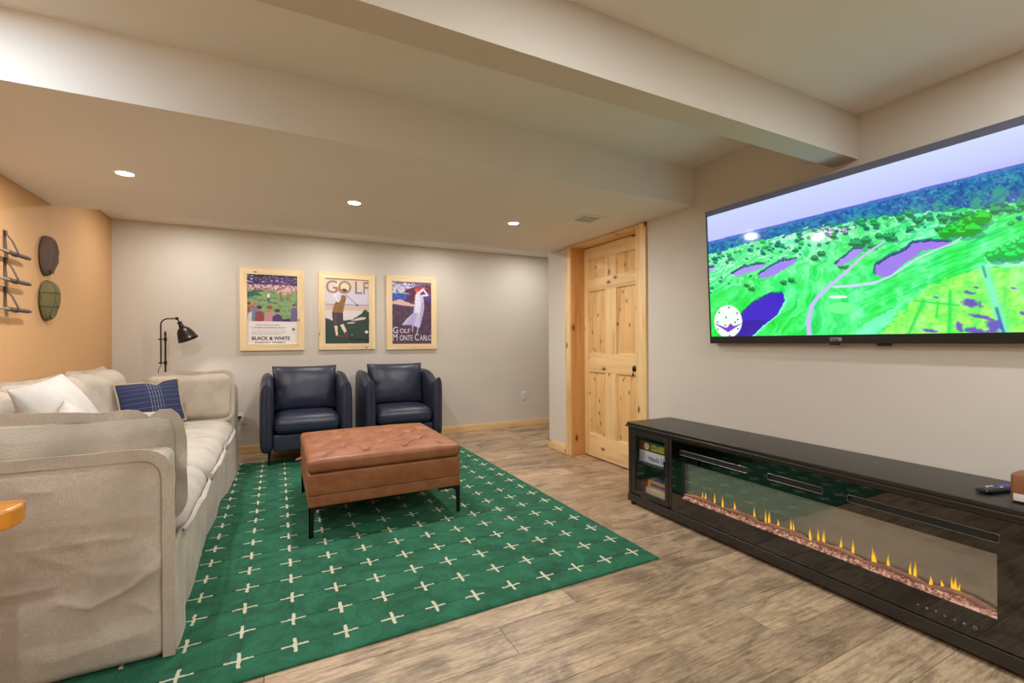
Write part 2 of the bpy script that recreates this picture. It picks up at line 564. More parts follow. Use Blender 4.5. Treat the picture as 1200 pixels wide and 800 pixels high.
def _plank():
    t = NT('grey_oak_plank')
    v = t.coords((1, 1, 1), True)
    m1 = t.n('ShaderNodeMapping'); t.l(v, m1.inputs['Vector']); m1.inputs['Scale'].default_value = (1.3, 22, 1)
    m2 = t.n('ShaderNodeMapping'); t.l(v, m2.inputs['Vector']); m2.inputs['Scale'].default_value = (2.0, 4.6, 1)
    fine = t.noise(m1.outputs[0], 3.2, 8, 0.68, 0.5)
    smoke = t.noise(m2.outputs[0], 1.25, 7, 0.68, 1.3)
    saw = t.n('ShaderNodeTexWave'); t.l(v, saw.inputs['Vector'])
    saw.wave_type = 'BANDS'; saw.bands_direction = 'X'
    saw.inputs['Scale'].default_value = 34; saw.inputs['Distortion'].default_value = 5; saw.inputs['Detail'].default_value = 3
    col = t.ramp(fine, [(0.28, (116, 95, 77)), (0.42, (178, 152, 124)), (0.56, (208, 182, 152)), (0.78, (162, 137, 111))])
    sm = t.ramp(smoke, [(0.44, (0, 0, 0, 1)), (0.66, (1, 1, 1, 1))])
    dark = t.ramp(fine, [(0.3, (86, 70, 57)), (0.7, (140, 118, 96))])
    fac = t.n('ShaderNodeMath', operation='MULTIPLY'); t.l(sm, fac.inputs[0]); fac.inputs[1].default_value = 0.8
    col = t.mix(fac.outputs[0], col, dark)
    m3 = t.n('ShaderNodeMapping'); t.l(v, m3.inputs['Vector']); m3.inputs['Scale'].default_value = (9, 46, 1)
    speck = t.noise(m3.outputs[0], 2.6, 5, .7, .3)
    col = t.mix(.6, col, t.ramp(speck, [(.32, (176, 170, 164)), (.52, (252, 250, 248)), (.75, (255, 255, 255))]), 'MULTIPLY')
    oi = t.n('ShaderNodeObjectInfo')
    tone = t.ramp(oi.outputs['Random'], [(0.0, (214, 210, 206)), (0.5, (238, 236, 232)), (1.0, (255, 252, 246))])
    col = t.mix(1.0, col, tone, 'MULTIPLY')
    b1 = t.bump(fine, 0.12, 0.0015)
    return t.set(col, 0.42, normal=t.bump(saw.outputs['Fac'], 0.03, 0.001, b1))
M_PLANK = _plank()
M_JOINT = plain('dark_joint', (60, 50, 40), 0.8)

def _rug(x0, y0, step):
    """green pile with an ivory cross at every crossing of a fine carved grid; coordinates are metres on the rug"""
    t = NT('green_rug_pile')
    tc = t.n('ShaderNodeTexCoord')
    wob = t.n('ShaderNodeTexNoise'); t.l(tc.outputs['Object'], wob.inputs['Vector'])
    wob.inputs['Scale'].default_value = 45; wob.inputs['Detail'].default_value = 3
    sub = t.n('ShaderNodeVectorMath', operation='SUBTRACT'); t.l(wob.outputs['Color'], sub.inputs[0]); sub.inputs[1].default_value = (0.5, 0.5, 0.5)
    sc = t.n('ShaderNodeVectorMath', operation='SCALE'); t.l(sub.outputs[0], sc.inputs[0]); sc.inputs['Scale'].default_value = 0.016
    ad = t.n('ShaderNodeVectorMath', operation='ADD'); t.l(tc.outputs['Object'], ad.inputs[0]); t.l(sc.outputs[0], ad.inputs[1])
    sp = t.n('ShaderNodeSeparateXYZ'); t.l(ad.outputs[0], sp.inputs[0])
    def mth(op, a, b=None):
        m = t.n('ShaderNodeMath', operation=op)
        for k, q in enumerate((a, b)):
            if q is None: continue
            if hasattr(q, 'node'): t.l(q, m.inputs[k])
            else: m.inputs[k].default_value = q
        return m.outputs[0]
    def cell(s, o):   # distance to the nearest grid line, in metres
        return mth('ABSOLUTE', mth('SUBTRACT', mth('PINGPONG', mth('SUBTRACT', s, o), step / 2), 0.0))
    dx = cell(sp.outputs['X'], x0); dy = cell(sp.outputs['Y'], y0)
    def less(a, b): return mth('LESS_THAN', a, b)
    bar_x = mth('MULTIPLY', less(dx, 0.047), less(dy, 0.0040))
    bar_y = mth('MULTIPLY', less(dx, 0.0062), less(dy, 0.044))
    cross = mth('MAXIMUM', bar_x, bar_y)
    inside = mth('MULTIPLY', mth('MULTIPLY', less(sp.outputs['X'], x0 + 9 * step), mth('GREATER_THAN', sp.outputs['Y'], y0)), less(sp.outputs['Y'], y0 + 16.5 * step))
    groove = mth('MULTIPLY', mth('MAXIMUM', mth('MULTIPLY', less(dx, 0.0018), .45), less(dy, 0.0026)), inside)
    v = tc.outputs['Object']
    a = t.noise(v, 6, 6, 0.68, 1.2); b = t.noise(v, 320, 2)
    col = t.ramp(a, [(0.32, (16, 80, 54)), (0.68, (42, 122, 88))])
    col = t.mix(t.ramp(b, [(0.3, (0, 0, 0, 1)), (0.7, (1, 1, 1, 1))]), col, t.mix(0.5, col, (8, 56, 38)))
    col = t.mix(groove, col, (6, 36, 26))
    col = t.mix(cross, col, (204, 196, 170))
    n1 = t.bump(b, 0.6, 0.004)
    m = t.set(col, 0.95, normal=n1)
    return m

# ------------------------------------------------------------------ the room
ZT = 2.46     # top of the shell
def slab(name, mat, *boxes, label=None):
    m = MB()
    for b in boxes: m.box(*b)
    return structure(m.build(name, mat, smooth=0), label)

slab('wall_back', M_WALL, (XL - .12, XFAR + .12, YB, YB + .12, -.02, ZT), label='cream painted wall behind the posters and armchairs')
slab('wall_left', M_TAN, (XL - .12, XL, YREAR, YB, -.02, ZT), label='tan painted wall behind the sofa')
slab('wall_rear', M_WALL, (XL - .12, XR + .19, YREAR - .12, YREAR, -.02, ZT))
slab('wall_right', M_WALL, (XR, XR + .185, YREAR, 2.885, -.02, ZT), (XR, XR + .185, 3.88, YCORNER, -.02, ZT),
     (XR, XR + .185, 2.885, 3.88, 2.108, ZT), label='cream painted wall with the television and the door')
slab('wall_passage', M_WALL, (XFAR, XFAR + .12, 4.1, YB, -.02, ZT), (XR + .185, XFAR, YCORNER - .12, YCORNER, -.02, ZT))
slab('ceiling', M_CEIL, (XL, XR, YREAR, YBM0, ZC_FRONT, ZT), label='off white ceiling in front of the beam')
slab('ceiling', M_CEIL, (XL, XR, YBM1, YS0, ZC_BAY, ZT), label='off white ceiling between the beam and the soffit')
slab('ceiling', M_CEIL, (XL, XFAR, YS1, YB, ZC_NOOK, ZT), label='strip of ceiling between the soffit and the poster wall')
slab('soffit', M_CEIL, (XL, XR, YS0, YS1, ZS, ZT), label='wide dropped soffit holding three downlights')
slab('beam', M_WALL, (XL, XR, YBM0, YBM1, ZBM, ZT), label='boxed painted beam across the ceiling')

# floor: a dark base with one object for each plank
floor = MB().box(XL - .12, XFAR + .12, YREAR - .12, YB + .12, -.06, -.0045).build('floor', M_JOINT, smooth=0)
structure(floor, 'grey brown wood plank floor')
PW, PL, GAP = 0.183, 1.22, 0.0014
plank_cache = {}
def plank_mesh(l, w):
    key = (round(l, 3), round(w, 3))
    if key not in plank_cache:
        a, b, c = l / 2, w / 2, 0.0016
        V = []
        for (x, y, z) in ((a, b, -.0045), (a, b, -.0012), (a - c, b - c, 0)):
            V += [(-x, -y, z), (x, -y, z), (x, y, z), (-x, y, z)]
        Fc = [(8, 9, 10, 11)]
        for r in (0, 4):
            for i in range(4):
                j = (i + 1) % 4
                Fc.append((r + i, r + j, r + 4 + j, r + 4 + i))
        me = bpy.data.meshes.new('plank'); me.from_pydata(V, [], Fc); me.materials.append(M_PLANK)
        plank_cache[key] = me
    return plank_cache[key]
prng = random.Random(5)
y = 1.87 - PW * 28
row = 0
while y < YB - 0.02:
    x_end = XFAR if y + PW > YCORNER else XR
    ya, yb = max(y, YREAR), min(y + PW, YB)
    if yb - ya > 0.02:
        x = XL - ((row * 0.47 + prng.random() * 0.25) % 1.0) * PL
        while x < x_end:
            xa, xb = max(x, XL), min(x + PL, x_end)
            if xb - xa > 0.03:
                o = bpy.data.objects.new('plank', plank_mesh(xb - xa - GAP, yb - ya - GAP))
                o.location = ((xa + xb) / 2, (ya + yb) / 2, 0); o.parent = floor
                COL.objects.link(o)
            x += PL
    y += PW; row += 1

o = bpy.data.objects.new('plank', plank_mesh(.16, .93)); o.location = (XR + .081, 3.3725, 0); o.parent = floor; COL.objects.link(o)
structure(MB().box(XL + .013, XFAR, YB - .013, YB, 0, .085, .003).build('baseboard_back', M_PINE_X), 'knotty pine baseboard along the poster wall')
m = MB().box(XR - .013, XR, 3.947, YCORNER + .012, 0, .085, .003).box(XR, XR + .3, YCORNER, YCORNER + .012, 0, .085, .003)
structure(m.build('baseboard_right', M_PINE_Y), 'pine baseboard between the door and the wall corner')
structure(MB().box(XL, XL + .013, 5.02, YB, 0, .085, .003).build('baseboard_left', M_PINE_Y))

# ------------------------------------------------------------------ six panel pine door
door = bpy.data.objects.new('door_1', None); COL.objects.link(door)
door.location = (XR + .16, 3.38, 0); ORIGIN[door.name] = np.array(door.location)
structure(door, 'knotty pine six panel door with pine casing')
MB().box(XR - .018, XR - .0005, 3.8595, 3.948, 0, 2.111, .003).build('casing', M_PINE_V, door)
MB().box(XR - .018, XR - .0005, 2.79, 2.888, 0, 2.111, .003).build('casing', M_PINE_V, door)
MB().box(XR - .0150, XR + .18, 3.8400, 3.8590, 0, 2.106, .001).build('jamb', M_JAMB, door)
MB().box(XR - .0175, XR + .18, 2.8895, 2.905, 0, 2.106, .001).build('jamb', M_PINE_V, door)
MB().box(XR - .012, XR + .18, 2.9055, 3.8395, 2.09, 2.106, .001).build('jamb_head', M_PINE_Y, door)
DX0, DX1 = 2.789, 2.826
ZR = [(.012, .23), (.85, 1.03), (1.65, 1.77), (1.96, 2.083)]
YST = [(3.775, 3.839), (2.906, 3.075)]
for a, b in YST: MB().box(DX0, DX1, a, b, .012, 2.083, .0015).build('stile', M_PINE_V, door)
for a, b in ZR: MB().box(DX0, DX1, 3.0755, 3.7745, a, b, .0015).build('rail', M_PINE_Y, door)
for (r0, r1) in zip(ZR[:-1], ZR[1:]):
    MB().box(DX0, DX1, 3.345, 3.505, r0[1] + .0004, r1[0] - .0004, .0015).build('mullion', M_PINE_V, door)
    for ya, yb in ((3.5054, 3.7746), (3.0754, 3.3446)):
        za, zb = r0[1], r1[0]
        V = []
        for ins, x in ((0.0, DX0 + .004), (.010, DX0 + .016), (.016, DX0 + .016), (.050, DX0 + .004)):
            V += [(x, ya + ins, za + ins), (x, yb - ins, za + ins), (x, yb - ins, zb - ins), (x, ya + ins, zb - ins)]
        Fc = [(12, 13, 14, 15)]
        for q in (0, 4, 8):
            for i in range(4):
                j = (i + 1) % 4; Fc.append((q + i, q + j, q + 4 + j, q + 4 + i))
        MB().add(V, Fc).build('panel', M_PANEL, door, smooth=20)
k = MB().lathe([(.030, 0), (.031, .004), (.028, .008), (.010, .010), (.009, .030), (.018, .034), (.027, .046), (.027, .056), (.018, .064), (.0, .066)], (DX0, 3.045, .915), (-1, 0, 0), 20)
kn = k.build('knob', M_BRONZE, door); kn['label'] = 'dark bronze door knob'
kk = MB().box(DX0 - .072, DX0 - .066, 3.0435, 3.0465, .86, .915).lathe([(.010, 0), (.010, .003)], (DX0 - .069, 3.045 - .0015, .862), (0, 1, 0), 12)
kk.build('key', M_BRONZE, door)

# ------------------------------------------------------------------ recessed downlights, the bay and front ones added
M_RING = plain('downlight_trim', (240, 236, 230), 0.5)
M_LENS = glow('downlight_lens', (255, 246, 232), 14.0)
def downlight(x, y, z, watts, colour, label, group=None):
    t = thing('downlight', label, 'downlight', (x, y, z), group)
    MB().lathe([(.040, -.0005), (.042, -.005), (.052, -.006), (.060, -.0035), (.061, -.0005)], (x, y, z), (0, 0, 1), 28, (False, False)).build('trim_ring', M_RING, t)
    MB().lathe([(.0415, -.0022), (.0415, -.0032)], (x, y, z), (0, 0, 1), 28).build('lens', M_LENS, t)
    d = bpy.data.lights.new('downlight_lamp', 'AREA'); d.shape = 'DISK'; d.size = .075
    d.energy = watts; d.color = colour; d.spread = math.radians(180)
    l = bpy.data.objects.new('downlight_lamp', d); COL.objects.link(l)
    l.parent = t; l.location = (0, 0, -.007)
    return t
downlight(-.758, 3.285, ZS, W_SOFFIT, WARM, 'round recessed downlight in the soffit above the sofa, beside the tan wall')
downlight(.474, 3.295, ZS, W_SOFFIT, WARM, 'round recessed downlight in the soffit above the tufted ottoman')
downlight(1.708, 3.305, ZS, W_SOFFIT, WARM, 'round recessed downlight in the soffit beside the ceiling vent')
for x, where in ((-.758, 'above the floor lamp'), (.474, 'above the armchair beside the sofa'), (1.708, 'above the last poster'), (2.942, 'past the wall corner')):
    downlight(x, 4.95, ZC_NOOK, W_NOOK, WARM, 'recessed downlight in the ceiling strip by the poster wall, ' + where, 'downlights by the poster wall')
downlight(-1.02, 1.80, ZC_BAY, W_BAY, COOL, 'added unseen downlight between beam and soffit by the tan wall')  # added lamp out of view, brightens the left of the soffit face
for x, where in ((-.7, 'by the tan wall'), (.75, 'in the middle of the room'), (2.0, 'by the television wall')):  # added lamps out of view, for soft fill and light on the beam
    for yy, row_ in (({-.7: -.4, .75: .5, 2.0: .25}[x], 'row near the beam'), (-1.6, 'row far from the beam')):
        downlight(x, yy, ZC_FRONT, W_FRONT, NEUTRAL, 'added unseen fill downlight of the %s, %s' % (row_, where), 'added fill downlights of the front ceiling')

# ceiling register
vt = thing('ceiling_vent', 'white metal air vent with louvres in the soffit beside the door', 'vent', (2.165, 2.97, ZS))
z0 = ZS - .006
m = MB().box(2.055, 2.275, 2.83, 2.855, z0, ZS - .0003, .002).box(2.055, 2.275, 3.085, 3.11, z0, ZS - .0003, .002)
m.box(2.055, 2.080, 2.855, 3.085, z0, ZS - .0003, .002).box(2.250, 2.275, 2.855, 3.085, z0, ZS - .0003, .002)
m.build('frame', M_RING, vt)
M_DUCT = plain('dark_duct', (30, 28, 26), 0.8)
MB().box(2.08, 2.25, 2.855, 3.085, ZS - .0012, ZS - .0004).build('duct', M_DUCT, vt)
for k in range(3):
    ya = 2.855 + k * .0767
    MB().box(2.08, 2.25, ya, ya + .008, z0, ZS - .0012).build('divider', M_RING, vt)
    for q in range(3):
        yy = ya + .012 + q * .022
        tilt = .002 if k != 2 else .019
        MB().prism([(yy, ZS - .0012), (yy + .0015, ZS - .0012), (yy + .0015 + tilt, z0 + .0005), (yy + tilt, z0 + .0005)], 0, 2.08, 2.25).build('louvre', M_RING, vt)

def outlet(x, z, label, plug=False):
    t = thing('wall_outlet', label, 'outlet', (x, YB, z))
    MB().box(x - .036, x + .036, YB - .006, YB - .0002, z - .058, z + .058, .003).build('cover_plate', M_WHITE_P, t)
    for dz in (-.02, .02):
        MB().box(x - .017, x + .017, YB - .0085, YB - .0058, z + dz - .014, z + dz + .014, .002).build('socket', M_WHITE_P, t)
        if not plug or dz < 0:
            s = MB()
            for dx in (-.006, .006): s.box(x + dx - .001, x + dx + .001, YB - .0089, YB - .0084, z + dz - .004, z + dz + .005)
            s.build('slot', M_DUCT, t)
    return t
outlet(3.006, .414, 'white wall outlet low on the cream wall past the armchairs')
outlet(-.352, .37, 'white wall outlet with a black plug beside the sofa arm', True)
pg = thing('power_plug', 'small black plug in the outlet beside the sofa arm', 'plug', (-.352, YB - .0087, .39))
MB().box(-.368, -.336, YB - .045, YB - .0088, .378, .402, .006).build('plug_body', M_PLASTIC, pg)
MB().tube([(-.352, YB - .044, .390), (-.352, YB - .06, .385), (-.37, YB - .06, .33), (-.42, YB - .05, .2), (-.50, YB - .05, .06), (-.6, YB - .06, .012), (-.8, YB - .12, .006)], .0035, 8).build('cable', M_PLASTIC, pg)

# ------------------------------------------------------------------ rug
RX0, RX1, RY0, RY1, RZ = -.66, 1.79, 1.815, 5.05, .014
RUG_X, RUG_Y, STEP = .054, 1.925, .1835
def make_rug():
    nx, ny = 250, 330
    x = np.linspace(RX0, RX1, nx); yv = np.linspace(RY0, RY1, ny)
    X, Y = np.meshgrid(x, yv, indexing='ij')
    e = np.minimum(np.minimum(X - RX0, RX1 - X), np.minimum(Y - RY0, RY1 - Y))
    dx = np.abs((X - RUG_X + STEP / 2) % STEP - STEP / 2); dy = np.abs((Y - RUG_Y + STEP / 2) % STEP - STEP / 2)
    Z = RZ - .0018 * np.exp(-(dx / .006) ** 2) - .0026 * np.exp(-(dy / .007) ** 2)
    Z = Z + .0009 * fbm(X * 30, Y * 30, 1.0, 3) - .004 * np.exp(-e / .004)
    wob = .004 * fbm(X * 6, Y * 6, 4.0, 2)
    edge = np.exp(-e / .02)
    top = np.stack([X + wob * edge, Y + wob * edge, Z], -1)
    root = thing('rug', 'green wool rug with ivory crosses in a carved grid under the ottoman', 'rug', (RX0, RY0, 0))
    m = MB().sheet(top)
    ring = np.concatenate([top[:, 0], top[-1, 1:], top[::-1, -1][1:], top[0, ::-1][1:]])
    low = ring.copy(); low[:, 2] = .0004
    mid = (ring + low) / 2
    c = np.array([(RX0 + RX1) / 2, (RY0 + RY1) / 2, 0]); out = ring - c; out[:, 2] = 0
    out /= np.linalg.norm(out, axis=1, keepdims=True)
    mid = mid + out * .003
    m.sheet(np.stack([ring, mid, low], 1))
    o = m.build('pile', _rug(RUG_X - RX0, RUG_Y - RY0, STEP), root, smooth=60)
    return root
make_rug()

# ------------------------------------------------------------------ slipcovered sofa
SY0, SY1 = 2.05, 4.985
sofa = thing('slipcovered_sofa', 'long beige linen slipcovered sofa with loose flanged cushions along the tan wall', 'sofa', (-.86, 3.5, 0))

def rr_path(pts, r, step=.02):
    """open path through corner points with rounded corners, resampled"""
    P = [np.array(p, float) for p in pts]; out = [P[0]]
    for a, b, c in zip(P[:-2], P[1:-1], P[2:]):
        d1 = (a - b) / np.linalg.norm(a - b); d2 = (c - b) / np.linalg.norm(c - b)
        s, e = b + d1 * r, b + d2 * r
        for t in np.linspace(0, 1, 9):
            out.append((1 - t) ** 2 * s + 2 * t * (1 - t) * b + t * t * e)
    out.append(P[-1])
    Q = [out[0]]
    for a, b in zip(out[:-1], out[1:]):
        n = max(1, int(np.linalg.norm(b - a) / step))
        for k in range(1, n + 1): Q.append(a + (b - a) * k / n)
    return np.array(Q)

def flange(path2, width, to3, wave=.006, freq=7, seed=0.0, t=.005, n_axis=1, ripple=None):
    """hem standing out from a seam path (2D, turning clockwise is outward on the left)"""
    P = np.asarray(path2)
    T = np.gradient(P, axis=0); T /= np.linalg.norm(T, axis=1, keepdims=True) + 1e-9
    N = np.stack([-T[:, 1], T[:, 0]], 1)
    s = np.concatenate([[0], np.cumsum(np.linalg.norm(np.diff(P, axis=0), axis=1))])
    w = width * (1 + .12 * fbm(s * 9 + seed, s * 0, seed, 2))
    O = P + N * w[:, None]
    dn = wave * fbm(s * freq + seed * 3, s * 0 + seed, 2.0, 2)
    if ripple is not None: dn = dn + ripple(s, s[-1])
    I3 = to3(P - N * .004, np.zeros(len(P))); O3 = to3(O, dn)
    nrm = [0, 0, 0]; nrm[n_axis] = 1
    return MB().ribbon(I3, O3, nrm, t)

def soft_box(c, h, r, m, deform=None, seg=5, wr=.003, seed=0.0, fr=7):
    V, Fc = rounded_box(h, r, m, seg)
    h = np.asarray(h)
    N = V / h
    nn = np.sign(N) * np.abs(N) ** 6; nn /= np.linalg.norm(nn, axis=1, keepdims=True) + 1e-9
    V = V + nn * (wr * fbm(V[:, 0] * fr + seed, V[:, 1] * fr, V[:, 2] * fr + seed, 3))[:, None]
    if deform is not None: V = deform(V, h)
    return V + np.asarray(c), Fc

# near arm: a tall box with its outer face pillowed and creased
def arm_box(y0, y1, x0, x1, z0, z1, creases=(), side=-1, seed=0.0):
    c = ((x0 + x1) / 2, (y0 + y1) / 2, (z0 + z1) / 2); h = ((x1 - x0) / 2, (y1 - y0) / 2, (z1 - z0) / 2)
    def df(V, hh):
        face = np.clip((V[:, 1] * side) / hh[1], 0, 1) ** 4
        a = 1 - (V[:, 0] / hh[0]) ** 4; b = 1 - (V[:, 2] / hh[2]) ** 4
        V[:, 1] += side * face * .014 * np.clip(a * b, 0, 1)
        X, Z = V[:, 0] + c[0], V[:, 2] + c[2]
        d = .0085 * fbm(X * 2.2 + seed, Z * 7.5, seed, 2)
        for pts, amp, w in creases:
            dist = line_dist(X, Z, pts)
            wv = w * (1.0 + .5 * fbm(X * 9, Z * 9, 2.0, 2))
            d = d + .75 * amp * np.exp(-(dist / (wv * 1.8)) ** 1.15) * (.55 + .45 * np.tanh(2 * fbm(X * 5 + 3, Z * 5, 6.0, 2) + .6))
        V[:, 1] += side * face * d
        return V
    return soft_box(c, h, .035, (150, 5, 120), df, 5, .002, seed)
P = lambda u, v: tuple(hit(u, v, 1, 2.05)[[0, 2]])
CREASE = [([P(200, 655), P(150, 690), P(105, 712), P(70, 706)], .013, .0095), ([P(180, 716), P(160, 708)], .010, .007),
          ([P(60, 688), P(0, 698)], .010, .008), ([P(135, 628), P(90, 636)], .007, .007), ([P(150, 630), P(125, 634)], .006, .005), ([P(205, 640), P(175, 668), P(152, 688)], .007, .006),
          ([P(200, 600), P(110, 612), P(20, 622)], .007, .03), ([P(190, 690), P(120, 745), P(40, 760)], -.010, .035),
          ([P(205, 625), P(150, 660), P(60, 668)], -.008, .03), ([P(60, 576), P(30, 577)], .006, .008),
          ([P(170, 740), P(60, 775)], .008, .02), ([P(195, 665), P(120, 675), P(40, 650)], .007, .022)]
V, Fc = arm_box(2.058, 2.27, XL + .012, -.366, .017, .748, CREASE)
arm = MB().add(V, Fc).build('arm', M_LINEN, sofa, smooth=60)
path = rr_path([(XL + .03, .744), (-.37, .744), (-.37, .02)], .085)
flange(path, .034, lambda p, d: np.stack([p[:, 0], 2.058 + d, p[:, 1]], 1), .003, 5, 1.0).build('flange', M_LINEN, arm)
# the front end of the near arm, hanging as a narrow panel
# far arm behind its cushion
V, Fc = arm_box(4.79, 4.975, XL + .012, -.345, .017, .80, (), 1, 4.0)
arm2 = MB().add(V, Fc).build('arm', M_LINEN, sofa, smooth=60)
path = rr_path([(XL + .03, .79), (-.36, .79), (-.36, .02)], .085)
flange(path, .03, lambda p, d: np.stack([p[:, 0], 4.965 + d, p[:, 1]], 1), .003, 5, 2.0).build('flange', M_LINEN, arm2)

def end_cushion(yc, th, x0, x1, z0, z1, lean, side, seed, ripple=None, fw=.033, warp=None):
    """loose cushion leaning on an arm; its flange faces outward on the given side"""
    c = ((x0 + x1) / 2, yc, (z0 + z1) / 2); h = ((x1 - x0) / 2, th / 2, (z1 - z0) / 2)
    sh = lambda z: lean * (z - z0)
    def df(V, hh):
        a = 1 - (V[:, 0] / hh[0]) ** 4; b = 1 - (V[:, 2] / hh[2]) ** 4
        V[:, 1] *= 1 + .25 * np.clip(a * b, 0, 1)
        V[:, 2] += .012 * fbm(V[:, 0] * 5 + seed, V[:, 1] * 3, seed, 2) * np.clip(V[:, 2] / hh[2], 0, 1) ** 2
        V[:, 1] += sh(V[:, 2] + c[2])
        return V
    V, Fc = soft_box(c, h, min(.07, th * .48), (44, 6, 26), df, 6, .005, seed, 6)
    o = MB().add(V, Fc).build('arm_cushion', M_LINEN, sofa, smooth=60)
    q = .006
    path = rr_path([(x0 + q, z0 + .03), (x0 + q, z1 - q), (x1 - q, z1 - q), (x1 - q, z0 + q), (x0 + .1, z0 + q)], .075)
    if warp is not None: path[:, 1] += warp(path[:, 0]) * np.clip((path[:, 1] - z0) / (z1 - z0), 0, 1) ** 6
    yy = yc + side * (th / 2 - .03)
    flange(path, fw, lambda p, d: np.stack([p[:, 0], yy + d + sh(p[:, 1]), p[:, 1]], 1), .012, 6, seed, ripple=ripple).build('flange', M_LINEN, o)
    return o
def rip(s, L):
    # the front upper corner of the near cushion is gathered in a deep wave
    return .020 * np.sin((s - .80) * 34) * np.exp(-((s - 1.22) / .16) ** 2)
end_cushion(2.365, .19, -1.10, -.362, .452, .868, -.02, -1, 3.0, rip,
            warp=lambda x: .012 * np.sin(x * 6 + 1) - .032 * np.exp(-((x + .455) / .03) ** 2) + .024 * np.exp(-((x + .395) / .03) ** 2) + .010 * np.exp(-((x + .52) / .05) ** 2))
end_cushion(4.705, .15, -.965, -.352, .50, .900, .10, -1, 6.0, fw=.026,
            warp=lambda x: -.022 * np.exp(-((x + .86) / .04) ** 2) + .008 * np.sin(x * 14))

# seat deck and skirt
MB().box(XL + .02, -.40, 2.27, 4.79, .10, .305, .02).build('seat_deck', M_LINEN, sofa)
sy = np.linspace(2.075, 4.86, 240); sz = np.linspace(.018, .405, 40)
SYg, SZg = np.meshgrid(sy, sz, indexing='ij')
bx = np.interp(SYg, [2.0, 2.42, 3.11, 3.91, 4.5, 4.9], [-.336, -.352, -.374, -.362, -.318, -.312])
tz = (SZg - .018) / .387
fold = .010 * fbm(SYg * 5.0, SZg * 1.2, 9.0, 3) * (1.25 - tz) + .012 * np.sin(SYg * 9 + 2 * fbm(SYg * 2, SZg, 3.0, 2)) * (1 - tz) ** 2 * .5
SX = bx * (1 - tz) + (-.352) * tz + fold
skirt = np.stack([SX, SYg, SZg + .006 * fbm(SYg * 4, SZg * 0, 5.0, 2) * (1 - tz)], -1)
m = MB().sheet(skirt)
back = skirt.copy(); back[..., 0] -= .006
m.sheet(back)
m.build('skirt', M_LINEN, sofa, smooth=60)

YC = [2.285, 3.075, 3.93, 4.765]
for i in range(3):
    a, b = YC[i] + .003, YC[i + 1] - .003
    c = ((XL + .30 - .345) / 2 - .02, (a + b) / 2, .395); h = ((-.345 - (XL + .26)) / 2, (b - a) / 2, .085)
    def df(V, hh):
        ax = 1 - (V[:, 0] / hh[0]) ** 4; ay = 1 - (V[:, 1] / hh[1]) ** 4
        up = np.clip(V[:, 2] / hh[2], 0, 1)
        V[:, 2] += up * .034 * np.clip(ax * ay, 0, 1) + up * .007 * fbm(V[:, 0] * 3 + i * 9, V[:, 1] * 6, 2.0, 3)
        fr = np.clip(V[:, 0] / hh[0], 0, 1) ** 6
        V[:, 0] += fr * (.016 * np.clip(ay, 0, 1) - .012)
        V[:, 2] -= fr * up * .012
        return V
    V, Fc = soft_box(c, h, .08, (30, 26, 3), df, 6, .004, i * 7.0, 6)
    sc = MB().add(V, Fc).build('seat_cushion', M_LINEN_W, sofa, smooth=60)
    # front hem along the lower seam of the cushion, gathered into a knot where two cushions meet
    s = np.linspace(0, 1, 60)
    yy = a + (b - a) * s
    zz = .402 + .018 * np.sin(s * math.pi) + .006 * fbm(s * 6 + i, s * 0, 1.0, 2)
    xx = -.352 + .018 * np.sin(s * math.pi) ** .5 + .004 * fbm(s * 8 + i, s * 0, 4.0, 2)
    G = []
    for dz, dx in ((0, .0), (-.005, .016), (-.011, .019), (-.016, .0)):
        G.append(np.stack([xx + dx * (.55 + .45 * np.sin(s * math.pi)), yy, zz + dz], 1))
    MB().sheet(np.stack(G, 1)).build('flange', M_LINEN_W, sc, smooth=60)
    if i < 2:
        V, Fc = pillow(.045, .05, .035, 12, .2)
        MB().add(xf(V, pose((-.338, b + .003, .408), 0, .3, 1.3)), Fc).build('knot', M_LINEN_W, sc, smooth=60)

# back cushions leaning on the tan wall
def back_cushion(y0, y1, z1, seed, x=-1.19, knot=False):
    w, hgt, th = y1 - y0, z1 - .45, .24
    V, Fc = soft_box((0, 0, 0), (w / 2, th / 2, hgt / 2), .10, (26, 5, 22), lambda V, hh: np.stack([
        V[:, 0], V[:, 1] * (1 + .22 * np.clip((1 - (V[:, 0] / hh[0]) ** 4) * (1 - (V[:, 2] / hh[2]) ** 4), 0, 1)),
        V[:, 2] + .02 * (V[:, 0] / hh[0]) ** 2 * np.clip(V[:, 2] / hh[2], 0, 1)], 1), 6, .008, seed, 5)
    M = pose((x, (y0 + y1) / 2, .45 + hgt / 2), -.10, 0, math.pi / 2)
    o = MB().add(xf(V, M), Fc).build('back_cushion', M_LINEN, sofa, smooth=60)
    q = .008
    path = rr_path([(-w / 2 + q, -hgt / 2 + .04), (-w / 2 + q, hgt / 2 - q), (w / 2 - q, hgt / 2 - q), (w / 2 - q, -hgt / 2 + .04)], .06)
    path[:, 1] += .02 * (path[:, 0] / (w / 2)) ** 2 * np.clip(path[:, 1] / (hgt / 2), 0, 1)
    f = flange(path, .028, lambda p, d: np.stack([p[:, 0], d, p[:, 1]], 1), .010, 7, seed)
    f.v = [xf(v, M) for v in f.v]
    f.build('flange', M_LINEN, o)
    return o
back_cushion(2.33, 3.10, .925, 2.0)
back_cushion(3.10, 3.93, .935, 5.0)
back_cushion(3.94, 4.72, .945, 8.0)

